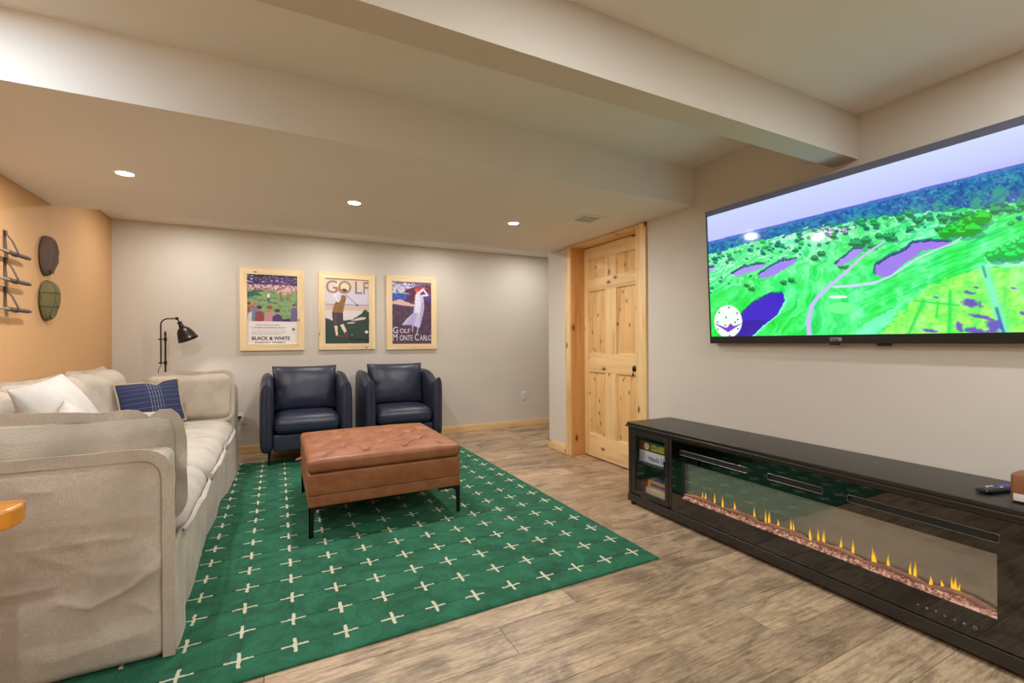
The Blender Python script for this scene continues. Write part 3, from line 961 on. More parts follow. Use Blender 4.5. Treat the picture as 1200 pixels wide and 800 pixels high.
# loose pillows
def throw(name, label, w, h, t, M, mat, edge=None, pinch=.08, seed=0.0, trim_part='piping'):
    root = thing(name, label, 'pillow', tuple(Matrix(M).translation))
    V, Fc = pillow(w, h, t, 30, pinch, .5, .007, seed)
    MB().add(xf(V, M), Fc).build('cover', mat, root, smooth=60)
    if edge is not None:
        n = 30; a = np.sin(np.linspace(-1, 1, n) * math.pi / 2)
        def bd(A, B): return np.stack([w / 2 * A * (1 - pinch * (1 - B ** 2) * np.abs(A) ** 3), A * 0, h / 2 * B * (1 - pinch * (1 - A ** 2) * np.abs(B) ** 3)], 1)
        loop = np.concatenate([bd(a, a * 0 - 1), bd(a * 0 + 1, a)[1:], bd(-a, a * 0 + 1)[1:], bd(a * 0 - 1, -a)[1:-1]])
        MB().tube(xf(loop, M), .0045, 6, closed=True).build(trim_part, edge, root)
    return root
M_WHITE_C = fabric('white_cotton', (212, 204, 195), (194, 185, 175))
throw('throw_pillow', 'plump white cotton throw pillow leaning on the sofa back cushions', .64, .58, .20, pose((-.905, 3.02, .715), -.42, -.05, math.pi / 2 + .04), M_WHITE_C, pinch=.03, seed=3.0)
throw('throw_pillow', 'white throw pillow tucked behind the flanged arm cushion', .50, .46, .17, pose((-.76, 2.68, .655), -.35, -.1, math.pi / 2 + .25), M_WHITE_C, seed=6.0)

def _plaid():
    t = NT('navy_striped_cloth')
    tc = t.n('ShaderNodeTexCoord'); sp = t.n('ShaderNodeSeparateXYZ')
    t.l(tc.outputs['UV'], sp.inputs[0])
    def mth(op, a, b):
        m = t.n('ShaderNodeMath', operation=op)
        for k, q in enumerate((a, b)):
            if hasattr(q, 'node'): t.l(q, m.inputs[k])
            else: m.inputs[k].default_value = q
        return m.outputs[0]
    rows = mth('LESS_THAN', mth('FRACT', mth('MULTIPLY', sp.outputs['Y'], 9.0), 0), .07)
    xs = sp.outputs['X']
    cols = mth('LESS_THAN', mth('FRACT', mth('MULTIPLY', xs, 22.0), 0), .12)
    band = mth('MULTIPLY', mth('GREATER_THAN', xs, .43), mth('LESS_THAN', xs, .64))
    dash = mth('GREATER_THAN', mth('FRACT', mth('MULTIPLY', sp.outputs['Y'], 40.0), 0), .35)
    cols = mth('MULTIPLY', mth('MULTIPLY', cols, band), dash)
    n = t.noise(t.coords(), 500, 2)
    col = t.mix(n, (34, 41, 72), (46, 54, 88))
    col = t.mix(mth('MULTIPLY', rows, .55), col, (120, 124, 150))
    col = t.mix(mth('MULTIPLY', cols, .8), col, (196, 194, 200))
    return t.set(col, .9, normal=t.bump(n, .2, .001))
def lumbar():
    M = pose((-.842, 4.28, .712), -.30, -.05, .52)
    root = thing('lumbar_pillow', 'navy striped lumbar pillow with olive tan edging on the sofa', 'pillow', tuple(M.translation))
    w, h, t, n = .40, .33, .14, 30
    V, Fc = pillow(w, h, t, n, .07, .5, .006, 4.0)
    front = [f for f in Fc if V[list(f)][:, 1].mean() <= 0]
    backf = [f for f in Fc if V[list(f)][:, 1].mean() > 0]
    # a pinch in the top edge of the front
    d = .03 * np.exp(-((V[:, 0] - .05) / .035) ** 2 - ((V[:, 2] - h / 2) / .05) ** 2)
    V2 = V.copy(); V2[:, 2] -= d * .8
    W = xf(V2, M)
    o = MB().add(W, front).build('cover', _plaid(), root, smooth=60)
    uv = o.data.uv_layers.new(name='cloth')
    u2 = np.stack([V[:, 0] / w + .5, V[:, 2] / h + .5], 1)
    for lp in o.data.loops: uv.data[lp.index].uv = u2[lp.vertex_index]
    olive = fabric('olive_backing', (142, 128, 92), (126, 112, 78))
    MB().add(W, backf).build('backing', olive, root, smooth=60)
    a = np.sin(np.linspace(-1, 1, n) * math.pi / 2)
    V3 = V2.reshape(2, n, n, 3)[0]
    loop = np.concatenate([V3[:, 0], V3[-1, 1:], V3[::-1, -1][1:], V3[0, ::-1][1:-1]])
    MB().tube(xf(loop, M), .008, 6, closed=True).build('piping', fabric('tan_piping', (196, 178, 140), (176, 158, 122)), root)
lumbar()

# ------------------------------------------------------------------ navy leather armchairs
def puff_panel(center, normal_axis, fy, zb, zt, thick, n=(34, 30), seed=0.0):
    """upholstered side panel: outline in (y,z), thickness along x, pinched to a seam all round"""
    a = (1 - np.cos(np.linspace(0, math.pi, n[0]))) / 2; b = (1 - np.cos(np.linspace(0, math.pi, n[1]))) / 2
    A, B = np.meshgrid(a, b, indexing='ij')
    Y = fy(A, B); Z = zb(A) * (1 - B) + zt(A) * B
    prof = (np.clip(1 - np.abs(2 * A - 1) ** 9, 0, 1) * np.clip(1 - np.abs(2 * B - 1) ** 9, 0, 1)) ** .34
    T = thick / 2 * prof + .002 * fbm(Y * 8 + seed, Z * 8, seed, 2) * prof
    N = n[0] * n[1]
    V = np.concatenate([np.stack([center - T, Y, Z], -1).reshape(-1, 3), np.stack([center + T, Y, Z], -1).reshape(-1, 3)])
    Fc = []
    for s in (0, 1):
        for i in range(n[0] - 1):
            for j in range(n[1] - 1):
                q = [s * N + (i + x) * n[1] + j + y for x, y in ((0, 0), (1, 0), (1, 1), (0, 1))]
                Fc.append(tuple(q if s == 0 else q[::-1]))
    rim = {}
    for i in range(n[0]):
        for j in range(n[1]):
            if i in (0, n[0] - 1) or j in (0, n[1] - 1): rim[N + i * n[1] + j] = i * n[1] + j
    Fc = [tuple(rim.get(q, q) for q in f) for f in Fc]
    G = np.stack([Y * 0 + center, Y, Z], -1)
    loop = np.concatenate([G[:, 0], G[-1, 1:], G[::-1, -1][1:], G[0, ::-1][1:-1]])
    return V, Fc, loop

def armchair(cx, y0, label, seed):
    """y0: the front of the arms; the chair looks towards -Y"""
    t = thing('armchair', label, 'armchair', (cx, y0 + .4, 0), 'navy armchairs below the posters')
    for sx in (-1, 1):
        for yy, zf in ((y0 + .125, RZ - .001), (y0 + .69, 0.0)):
            x = cx + sx * .325
            m = MB().prism([(x - .013, yy - .013), (x + .013, yy - .013), (x + .013, yy + .013), (x - .013, yy + .013)], 2, zf, .16)
            v = m.v[0]; low = v[:, 2] < .1
            v[low, 0] = x + (v[low, 0] - x) * .7 + sx * .004; v[low, 1] = yy + (v[low, 1] - yy) * .7
            m.build('leg', M_BLACK, t, smooth=0)
    def zt(a): return .755 + .026 * np.exp(-(a / .04) ** 2) - .022 * np.exp(-((a - .16) / .10) ** 2) + .085 / (1 + np.exp(-(a - .42) / .07))
    def zb(a): return .135 + .03 * np.exp(-(a / .05) ** 2) + 0 * a
    for sx in (-1, 1):
        V, Fc, loop = puff_panel(cx + sx * .348, 0, lambda A, B: y0 + .012 * (1 - B) * 0 + .74 * A + .012 * np.exp(-(B / .06) ** 2) * (1 - 2 * A), zb, zt, .118, seed=seed + sx)
        arm = MB().add(V, Fc).build('arm', M_NAVY_L, t, smooth=60)
        MB().tube(loop, .0042, 6, closed=True).build('piping', M_NAVY_P, arm)
    MB().box(cx - .295, cx + .295, y0 + .035, y0 + .70, .15, .305, .018, 3).build('seat_base', M_NAVY_L, t)
    # back frame
    V, Fc = rounded_box((.295, .06, .33), .05, (10, 2, 10), 4)
    V[:, 1] += .10 * (V[:, 2] + .33)
    MB().add(V + np.array((cx, y0 + .62, .48)), Fc).build('back', M_NAVY_L, t)
    # seat cushion
    def df(V, h):
        ax = np.clip(1 - (V[:, 0] / h[0]) ** 4, 0, 1); ay = np.clip(1 - (V[:, 1] / h[1]) ** 4, 0, 1)
        up = np.clip(V[:, 2] / h[2], 0, 1)
        V[:, 2] += up * .030 * ax * ay
        fr = np.clip(-V[:, 1] / h[1], 0, 1) ** 5
        V[:, 1] -= fr * .018 * ax
        # gathers at the two front corners
        side = np.clip((np.abs(V[:, 0]) - h[0] + .07) / .07, 0, 1)
        V[:, 1] += fr * side * .005 * np.sin(V[:, 2] * 240)
        return V
    V, Fc = soft_box((cx, y0 + .285, .385), (.288, .285, .075), .06, (30, 24, 6), df, 5, .003, seed, 6)
    MB().add(V, Fc).build('seat_cushion', M_NAVY_L, t, smooth=60)
    # loose back cushion with a knife edge
    w, h = .60, .455
    V, Fc = pillow(w, h, .24, 34, .035, .36, .006, seed + 3, 2.6)
    d = np.hypot((V[:, 0] + w * .42) / .05, (V[:, 2] + .02) / .03)
    V[:, 1] += .016 * np.exp(-d ** 2) * (V[:, 1] < 0)
    V[:, 1] += .008 * np.exp(-np.hypot((V[:, 0] - w * .44) / .05, (V[:, 2] + .10) / .02) ** 2) * (V[:, 1] < 0)
    M = pose((cx + .0, y0 + .475, .69), -.20, 0, 0)
    bc = MB().add(xf(V, M), Fc).build('back_cushion', M_NAVY_L, t, smooth=60)
    n = 34
    R = V[:n * n].reshape(n, n, 3)
    loop = np.concatenate([R[:, 0], R[-1, 1:], R[::-1, -1][1:], R[0, ::-1][1:-1]])
    MB().tube(xf(loop, M), .0050, 6, closed=True).build('piping', M_NAVY_P, bc)
    return t
armchair(.255, 4.72, 'navy leather armchair beside the sofa, under the middle of the poster row', 1.0)
armchair(1.18, 4.72, 'navy leather armchair farther from the sofa, under the last poster', 5.0)

# ------------------------------------------------------------------ cognac tufted ottoman
ott = thing('storage_ottoman', 'cognac leather tufted storage ottoman on black legs on the green rug', 'ottoman', (.625, 3.39, 0))
OX0, OX1, OY0, OY1 = .152, 1.096, 2.915, 3.865
def make_ottoman():
    ocx, ocy = (OX0 + OX1) / 2, (OY0 + OY1) / 2
    hx, hy = (OX1 - OX0) / 2, (OY1 - OY0) / 2
    V, Fc = rounded_box((hx, hy, .0405), .026, (170, 150, 2), 5)
    X, Y, Z = V[:, 0], V[:, 1], V[:, 2]
    up = np.clip(Z / .0405, 0, 1) ** 2
    nodes = []
    for r in range(7):
        for c in range(7):
            if (r + c) % 2 == 0:
                nodes.append((-hx + .10 + c * (2 * hx - .20) / 6, -hy + .10 + r * (2 * hy - .20) / 6))
    dz = .030 * np.clip(1 - (X / hx) ** 4, 0, 1) * np.clip(1 - (Y / hy) ** 4, 0, 1)
    for (a, b) in nodes:
        d = np.hypot(X - a, Y - b)
        dz = dz - .022 * np.exp(-(d / .012) ** 2) - .018 * np.exp(-(d / .038) ** 2)
    for i, p in enumerate(nodes):
        for q in nodes[i + 1:]:
            if np.hypot(p[0] - q[0], p[1] - q[1]) < .215 and abs(p[0] - q[0]) > .02 and abs(p[1] - q[1]) > .02:
                dz = dz - .0150 * np.exp(-(seg_dist(X, Y, p, q) / .0075) ** 2)
    dz = dz + .0015 * fbm(X * 22, Y * 22, 3.0, 3)
    V[:, 2] += up * dz
    side = np.clip(1 - np.abs(Z / .0405), 0, 1)
    V[:, :2] *= (1 + .004 * side)[:, None]
    lid = MB().add(V + np.array((ocx, ocy, .428)), Fc).build('lid', M_COGNAC, ott, smooth=60)
    body = MB()
    Vb, Fb = rounded_box((hx - .004, hy - .004, .0665), .012, (30, 30, 6), 3)
    Vb[:, :2] *= (1 + .006 * np.clip(1 - (Vb[:, 2] / .0665) ** 2, 0, 1))[:, None]
    MB().add(Vb + np.array((ocx, ocy, .3185)), Fb).build('body', M_COGNAC, ott, smooth=60)
    MB().box(OX0 + .003, OX1 - .003, OY0 + .003, OY1 - .003, .19, .2505, .008, 3).build('base_band', M_COGNAC, ott)
    loop = [(OX0 + .004, OY0 + .004, .2515), (OX1 - .004, OY0 + .004, .2515), (OX1 - .004, OY1 - .004, .2515), (OX0 + .004, OY1 - .004, .2515)]
    L = []
    for p, q in zip(loop, loop[1:] + loop[:1]):
        for t in np.linspace(0, 1, 20, endpoint=False): L.append(np.array(p) * (1 - t) + np.array(q) * t)
    MB().tube(L, .0042, 6, closed=True).build('piping', M_COGNAC, ott)
    for sx in (-1, 1):
        for sy in (-1, 1):
            x = ocx + sx * (hx - .006); yy = ocy + sy * (hy - .006)
            pts = [(x, .19), (x, RZ + .0005), (x - sx * .024, RZ + .0005), (x - sx * .030, .155), (x - sx * .040, .172), (x - sx * .058, .178), (x - sx * .15, .179), (x - sx * .15, .19)]
            m = MB().prism(pts, 1, yy, yy - sy * .005)
            pts = [(yy, .19), (yy, RZ + .0005), (yy - sy * .024, RZ + .0005), (yy - sy * .030, .155), (yy - sy * .040, .172), (yy - sy * .058, .178), (yy - sy * .15, .179), (yy - sy * .15, .19)]
            m.prism(pts, 0, x, x - sx * .005)
            m.build('leg', M_BLACK, ott, smooth=0)
    c = np.array([OX0 - .002, 3.36, .392])
    L = [c + np.array([-.045 * math.sin(a) ** 1.0, .02 * math.cos(a), -.012 * math.sin(a)]) for a in np.linspace(0, math.pi, 16)]
    MB().tube(L, .0042, 7).build('pull_loop', M_COGNAC, ott)
make_ottoman()

# ------------------------------------------------------------------ black media console with the electric fireplace
CXF, CXB, CY0, CY1, CZ = 2.232, 2.640, .175, 2.552, .578
con = thing('fireplace_console', 'long black media console with electric fireplace below the television', 'media console', (2.43, 1.365, 0))
def cbox(name, *a, mat=None, bevel=.002, parent=None):
    return MB().box(*a, bevel).build(name, mat or M_BLACKWOOD, parent or con)
cbox('top', CXF - .012, CXB, CY0 - .003, CY1 + .003, .560, CZ, bevel=.003)
cbox('top_moulding', CXF - .018, CXB, CY0 - .014, CY1 + .014, .547, .5598, bevel=.004)
cbox('front_rail', CXF, CXF + .02, CY0 + .03, CY1 - .03, .528, .5468)
cbox('side_panel', CXF + .03, CXB, CY1 - .018, CY1, .03, .5468)
cbox('side_panel', CXF + .03, CXB, CY0, CY0 + .018, .03, .5468)
cbox('post', CXF, CXF + .03, CY1 - .03, CY1, .03, .5468)
cbox('post', CXF, CXF + .03, CY0, CY0 + .03, .03, .5468)
cbox('back_panel', CXB - .012, CXB, CY0 + .018, CY1 - .018, .03, .5468)
cbox('bottom_panel', CXF + .012, CXB - .012, CY0 + .018, CY1 - .018, .075, .09)
cbox('base_rail', CXF - .008, CXF + .012, CY0, CY1, .022, .074, bevel=.003)
for yy in (CY0 + .03, CY1 - .03, 1.365):
    for x in ((CXF + .02, CXB - .04) if yy != 1.365 else (CXB - .04,)):
        MB().lathe([(.018, 0), (.018, .012), (.012, .014), (.012, .031)], (x, yy, 0), (0, 0, 1), 14).build('foot', M_BLACK, con)
Y_DIV = [(2.150, 2.172), (.558, .580)]
for a, b in Y_DIV: cbox('partition', CXF + .001, CXB - .012, a, b, .09, .5468)
DRK = plain('console_inside', (16, 15, 15), .6)
# glazed doors
def cdoor(ya, yb, handle_y):
    d = MB()
    z0, z1, w = .082, .524, .032
    d.box(CXF, CXF + .018, ya, ya + w, z0, z1, .002).box(CXF, CXF + .018, yb - w, yb, z0, z1, .002)
    d.box(CXF, CXF + .018, ya + w, yb - w, z0, z0 + w, .002).box(CXF, CXF + .018, ya + w, yb - w, z1 - w, z1, .002)
    o = d.build('door', M_BLACKWOOD, con)
    MB().box(CXF + .008, CXF + .011, ya + w, yb - w, z0 + w, z1 - w).build('pane', M_PANE, o, smooth=0)
    h = MB().box(CXF - .020, CXF - .013, handle_y - .005, handle_y + .005, .275, .375, .003)
    for zz in (.285, .362): h.tube([(CXF - .014, handle_y, zz), (CXF + .001, handle_y, zz)], .004, 8)
    h.build('handle', M_BLACK, o)
cdoor(2.176, 2.518, 2.194)
cdoor(.212, .554, .536)
for a, b in ((2.172, 2.534), (.193, .558)):
    cbox('shelf', CXF + .03, CXB - .012, a, b, .296, .310, mat=M_BLACKWOOD)
# fireplace front: a black glass sheet with one long window and three vent slots cut through
GY0, GY1, GZ0, GZ1 = .582, 2.148, .077, .526
WY0, WY1, WZ0, WZ1 = .662, 2.072, .173, .402
SL = [(1.616, 2.078), (1.237, 1.506), (.655, 1.134)]
g = MB()
g.box(CXF + .002, CXF + .008, GY0, GY1, GZ0, WZ0).box(CXF + .002, CXF + .008, GY0, WY0, WZ0, WZ1).box(CXF + .002, CXF + .008, WY1, GY1, WZ0, WZ1)
g.box(CXF + .002, CXF + .008, GY0, GY1, WZ1, .444).box(CXF + .002, CXF + .008, GY0, GY1, .472, GZ1)
e = [GY0] + [q for s in reversed(SL) for q in s] + [GY1]
for a, b in zip(e[0::2], e[1::2]): g.box(CXF + .002, CXF + .008, a, b, .444, .472)
fire = g.build('fireplace_front', M_BLACKGLASS, con, smooth=0)
M_CHROME = plain('grey_metal_edge', (120, 118, 116), .3, .9)
M_MESH = NT('vent_mesh')
_ck = M_MESH.n('ShaderNodeTexChecker'); M_MESH.l(M_MESH.coords((1, 1, 1)), _ck.inputs['Vector']); _ck.inputs['Scale'].default_value = 260
M_MESH = M_MESH.set(M_MESH.mix(_ck.outputs['Fac'], (10, 10, 10), (46, 45, 44)), .5)
for a, b in SL:
    loop = rr_path([((a + b) / 2, .473), (b, .473), (b, .443), (a, .443), (a, .473), ((a + b) / 2 + .001, .473)], .009, .03)
    L = np.stack([np.full(len(loop), CXF + .001), loop[:, 0], loop[:, 1]], 1)
    MB().tube(L, .0016, 6, closed=True).build('vent_rim', M_CHROME, con)
    MB().box(CXF + .010, CXF + .013, a, b, .440, .476).build('vent_mesh', M_MESH, con, smooth=0)
# firebox behind the window
MB().box(CXF + .004, CXF + .0055, WY0, WY1, WZ0, WZ1).build('fire_window', M_PANE, con, smooth=0)
fb = MB().box(CXF + .008, CXF + .045, WY0 - .006, WY1 + .006, WZ0 - .008, WZ0 - .002).box(CXF + .008, CXF + .045, WY0 - .006, WY1 + .006, WZ1 + .002, WZ1 + .008)
fb.box(CXF + .008, CXF + .045, WY0 - .008, WY0 - .002, WZ0, WZ1).box(CXF + .008, CXF + .045, WY1 + .002, WY1 + .008, WZ0, WZ1)
fb.build('firebox', DRK, con, smooth=0)
t_ = NT('flame_screen')
_g = t_.noise(t_.coords((1, .35, 2.0)), 6, 4, .6, .6)
t_.set(t_.ramp(_g, [(.3, (150, 147, 139)), (.7, (172, 168, 158))]), .16, .8)      # half mirrored projection screen
t_.b.inputs['Emission Color'].default_value = rgba((150, 144, 130)); t_.b.inputs['Emission Strength'].default_value = .05
MB().box(CXF + .036, CXF + .040, WY0 - .002, WY1 + .002, WZ0 - .002, WZ1 + .002).build('flame_screen', t_.m, con, smooth=0)
# ember bed: hundreds of glass chips, joined
M_EMBER = NT('ember_chips')
_n = M_EMBER.noise(M_EMBER.coords(), 60, 3)
_c = M_EMBER.ramp(_n, [(.35, (112, 66, 54)), (.5, (198, 146, 126)), (.68, (246, 214, 196))])
M_EMBER.l(_c, M_EMBER.b.inputs['Emission Color']); M_EMBER.b.inputs['Emission Strength'].default_value = .24
M_EMBER = M_EMBER.set(_c, .15)
er = random.Random(3); em = MB()
for k in range(1700):
    yy = er.uniform(WY0 + .004, WY1 - .004); x = er.uniform(CXF + .010, CXF + .030); s = er.uniform(.0025, .0055)
    z = WZ0 + .004 + (x - CXF - .010) * .5 + er.uniform(0, .008)
    Vc = np.array([(1, 0, 0), (-1, 0, 0), (0, 1, 0), (0, -1, 0), (0, 0, 1), (0, 0, -1)], float) * s * np.array([er.uniform(.6, 1.2) for _ in range(3)])
    R = np.array(Matrix.Rotation(er.uniform(0, 6.3), 3, (er.random(), er.random(), er.random() + .01)))
    em.add(Vc @ R.T + np.array([x, yy, z]), [(0, 2, 4), (2, 1, 4), (1, 3, 4), (3, 0, 4), (2, 0, 5), (1, 2, 5), (3, 1, 5), (0, 3, 5)])
em.box(CXF + .009, CXF + .035, WY0, WY1, WZ0 - .002, WZ0 + .003)
eo = em.build('ember_bed', M_EMBER, con, smooth=0); eo['kind'] = 'stuff'
# driftwood logs lying end to end on the embers
t_ = NT('driftwood_log')
_g = t_.noise(t_.coords((30, 5, 30)), 1.5, 6, .65, 1.0)
t_.set(t_.ramp(_g, [(.3, (96, 66, 50)), (.55, (158, 120, 98)), (.8, (190, 152, 128))]), .8, normal=t_.bump(_g, .6, .004))
t_.b.inputs['Emission Color'].default_value = rgba((190, 110, 84)); t_.b.inputs['Emission Strength'].default_value = .10
edges_y = [2.062, 1.80, 1.56, 1.30, 1.08, .86, .67]
for k, (b, a) in enumerate(zip(edges_y[:-1], edges_y[1:])):
    s = np.linspace(-.03, 1.0, 26); yy = b + (a - b) * s
    yy = np.clip(yy, WY0 + .003, WY1 - .003)
    zz = WZ0 + .023 + .012 * np.sin(s * math.pi) + .005 * fbm(s * 5 + k * 3, s * 0, 1.0, 3)
    xx = CXF + .024 + .004 * fbm(s * 3 + k * 5, s * 0, 2.0, 2) + (.002 if k % 2 else -.002)
    rr = .0100 + .0030 * fbm(s * 7 + k, s * 0, 6.0, 2) - .006 * np.abs(2 * s - 1) ** 6
    MB().tube(np.stack([xx, yy, zz], 1), np.clip(rr, .004, .02), 12).build('log', t_.m, con, smooth=60)
# flames
def flame_mat():
    t = NT('flame')
    sp = t.n('ShaderNodeSeparateXYZ'); tc = t.n('ShaderNodeTexCoord'); t.l(tc.outputs['Object'], sp.inputs[0])
    mr = t.n('ShaderNodeMapRange'); t.l(sp.outputs['Z'], mr.inputs['Value'])
    mr.inputs['From Min'].default_value = 0.0; mr.inputs['From Max'].default_value = .085
    col = t.ramp(mr.outputs[0], [(0.0, (255, 176, 50)), (.35, (255, 190, 30)), (.75, (200, 150, 60)), (1.0, (140, 126, 90))])
    t.t.nodes.remove(t.b)
    out = t.t.nodes['Material Output']
    em = t.n('ShaderNodeEmission'); t.l(col, em.inputs[0]); em.inputs[1].default_value = 1.25
    tr = t.n('ShaderNodeBsdfTransparent')
    al = t.ramp(mr.outputs[0], [(0.0, (1, 1, 1, 1)), (.45, (.75, .75, .75, 1)), (1.0, (.0, .0, .0, 1))])
    mx = t.n('ShaderNodeMixShader'); t.l(al, mx.inputs[0]); t.l(tr.outputs[0], mx.inputs[1]); t.l(em.outputs[0], mx.inputs[2])
    t.l(mx.outputs[0], out.inputs[0])
    return t.m
M_FLAME = flame_mat()
FL = [(130, 75, 30), (140, 80, 32), (172, 97, 45), (200, 105, 40), (243, 110, 32), (312, 145, 45), (352, 163, 62), (364, 166, 60), (395, 180, 30), (440, 198, 60), (450, 201, 45),
      (508, 210, 40), (537, 232, 55), (556, 245, 62), (616, 260, 55), (658, 270, 75), (728, 302, 75), (736, 306, 40), (783, 312, 50), (860, 348, 60), (877, 362, 72), (932, 388, 30), (972, 385, 30), (1008, 403, 55), (1020, 410, 60), (1032, 412, 40)]
for k, (a, b, hh) in enumerate(FL):
    p = hit(780 + a / 3, 560 + b / 3, 0, CXF + .033); q = hit(780 + a / 3, 560 + (b - hh) / 3, 0, CXF + .033)
    H = min(float(q[2] - p[2]) * 1.15, WZ1 - p[2] - .01); wd = er.uniform(.0042, .0068)
    s = np.linspace(0, 1, 9)
    prof = [(max(.0004, wd * (math.sin(math.pi * (.18 + .82 * t) ** .75)) ** 1.1 * (1 - .35 * t)), t * H) for t in s]
    base = (CXF + .033, float(p[1]), max(WZ0 + .02, float(p[2]) - .012))
    m = MB().lathe(prof, base, (0, 0, 1), 10)
    v = m.v[0]; hgt = (v[:, 2] - base[2]) / H
    v[:, 1] += .0025 * np.sin(hgt * 5 + k) * hgt; v[:, 0] = base[0] + (v[:, 0] - base[0]) * .35
    o = m.build('flame', M_FLAME, con, smooth=60)
    me = o.data                                # origin at the flame's foot
    off = Vector(base) - Vector(origin_of(con))
    me.transform(Matrix.Translation(-off)); o.location = off
# touch buttons printed below the window
M_MARK = plain('touch_mark', (150, 148, 144), .5)
for k, (a, b) in enumerate(((890, 595), (915, 605), (942, 614), (968, 628), (997, 639), (1025, 650), (1057, 663))):
    p = hit(720 + a / 2.5, 470 + b / 2.5, 0, CXF + .0018)
    pr = [(.0042, 0), (.0042, .0004)] if k % 2 else [(.0028, 0), (.0028, .0004)]
    m = MB()
    if k == 6: m.tube([(p[0], p[1] + .005 * math.cos(q), p[2] + .005 * math.sin(q)) for q in np.linspace(0, 6.28, 16, endpoint=False)], .0008, 5, closed=True)
    elif k % 3 == 0: m.box(p[0] - .0003, p[0] + .0001, p[1] - .004, p[1] + .004, p[2] - .001, p[2] + .001).box(p[0] - .0003, p[0] + .0001, p[1] - .001, p[1] + .001, p[2] - .004, p[2] + .004)
    else: m.lathe(pr, (p[0] - .0003, p[1], p[2]), (1, 0, 0), 10)
    m.build('touch_button', M_MARK, con, smooth=0)

# board games behind the glass
GREEN = plain('game_green', (34, 112, 62), .4); YEL = plain('game_yellow', (240, 204, 60), .5); WHT = plain('game_white', (226, 226, 232), .45)
BLU = plain('game_blue', (50, 78, 158), .45); TANB = plain('game_tan', (206, 148, 70), .5); BRN = plain('game_brown', (122, 64, 44), .5)
def on_face(x, y, z):   # text on a face looking to -X: line runs towards -Y
    return Matrix(((0, 0, -1, x), (-1, 0, 0, y), (0, 1, 0, z), (0, 0, 0, 1)))
gx = CXF + .055
t = thing('board_game', 'white board game box with blue lettering on the upper console shelf', 'board game', (gx, 2.35, .3105))
b = MB().box(gx, gx + .26, 2.19, 2.50, .3105, .386, .001).build('box', WHT, t)
text_mesh('lettering', 'Heads Up!', .052, on_face(gx - .0005, 2.415, .328), BLU, b, .0004, .0006, .80)
MB().box(gx - .0007, gx, 2.44, 2.49, .318, .38).build('picture', plain('game_grey', (176, 178, 188), .5), b, smooth=0)
t = thing('board_game', 'green board game box with yellow lettering stacked on the white one', 'board game', (gx, 2.35, .3865))
b = MB().box(gx + .003, gx + .26, 2.19, 2.505, .3865, .452, .001).build('box', GREEN, t)
text_mesh('lettering', 'CLUES', .052, on_face(gx + .0025, 2.385, .402), YEL, b, .0004, .0008, .80)
MB().box(gx + .0022, gx + .003, 2.40, 2.502, .389, .450).build('picture', BRN, b, smooth=0)
MB().lathe([(.024, 0), (.024, .0012)], (gx + .002, 2.43, .42), (1, 0, 0), 16).build('picture', plain('game_face', (226, 190, 150), .5), b)
t = thing('board_game', 'tan and blue game box on the console floor behind the glass door', 'board game', (gx, 2.34, .0905))
b = MB().box(gx + .01, gx + .24, 2.195, 2.43, .135, .188, .001).build('box', TANB, t)
MB().box(gx + .03, gx + .22, 2.21, 2.415, .188, .1888).build('picture', BLU, b, smooth=0)
MB().box(gx + .0094, gx + .0102, 2.21, 2.40, .150, .172).build('picture', BLU, b, smooth=0)
t2 = thing('board_game', 'pale game box lying below the tan and blue game box', 'board game', (gx, 2.34, .0905))
MB().box(gx, gx + .25, 2.19, 2.44, .0905, .1345, .001).build('box', plain('game_cream', (206, 192, 164), .5), t2)
t = thing('board_game', 'brown game box standing on the console floor beside the tan box', 'board game', (gx, 2.47, .0905))
MB().box(gx + .02, gx + .2, 2.445, 2.505, .0905, .17, .001).build('box', BRN, t)

# remote control and little walnut speaker on the console
rem = thing('remote_control', 'black television remote with purple pad on the console top', 'remote', (2.42, .70, CZ))
def make_remote():
    A, B = np.array([2.335, .735, CZ]), np.array([2.52, .690, CZ])
    d = (B - A); L = np.linalg.norm(d); d /= L; a = math.atan2(d[1], d[0])
    M = Matrix.Translation(tuple((A + B) / 2 + np.array([0, 0, .0105]))) @ Matrix.Rotation(a, 4, 'Z')
    V, Fc = rounded_box((L / 2, .0215, .0098), .0095, (10, 2, 1), 4)
    V[:, 2] *= 1 - .25 * np.abs(V[:, 0] / (L / 2)) ** 2
    MB().add(xf(V, M), Fc).build('body', M_PLASTIC, rem)
    PUR = plain('purple_pad', (96, 56, 170), .45)
    V, Fc = rounded_box((.016, .014, .0016), .0015, (1, 1, 1), 2)
    MB().add(xf(V + np.array([.030, 0, .0092]), M), Fc).build('direction_pad', PUR, rem)
    for (x, yy, mt) in ((.058, 0, PUR), (-.005, -.009, M_WHITE_P), (-.005, .009, M_PLASTIC), (-.025, -.009, BLU), (-.025, .009, M_WHITE_P), (-.045, -.009, PUR), (-.045, .009, M_WHITE_P)):
        V, Fc = rounded_box((.006, .0045, .0014), .0012, (1, 1, 1), 2)
        MB().add(xf(V + np.array([x, yy, .0088]), M), Fc).build('button', mt, rem)
make_remote()
WALN = pine('walnut', 1, (138, 86, 54), (104, 60, 36), .1, .35)
sp_ = thing('tabletop_speaker', 'small walnut cased speaker with a perforated front on the console', 'speaker', (2.36, .57, CZ))
MB().box(2.31, 2.40, .42, .652, CZ, CZ + .105, .014, 4).build('case', WALN, sp_)
t_ = NT('perforated_grille')
_v = t_.n('ShaderNodeTexVoronoi'); t_.l(t_.coords(), _v.inputs['Vector']); _v.inputs['Scale'].default_value = 210; _v.inputs['Randomness'].default_value = 0.0
t_.set(t_.ramp(_v.outputs['Distance'], [(.30, (70, 34, 20)), (.42, (158, 104, 74))]), .5)
MB().box(2.3085, 2.3105, .43, .642, CZ + .034, CZ + .097, .001).build('grille', t_.m, sp_)
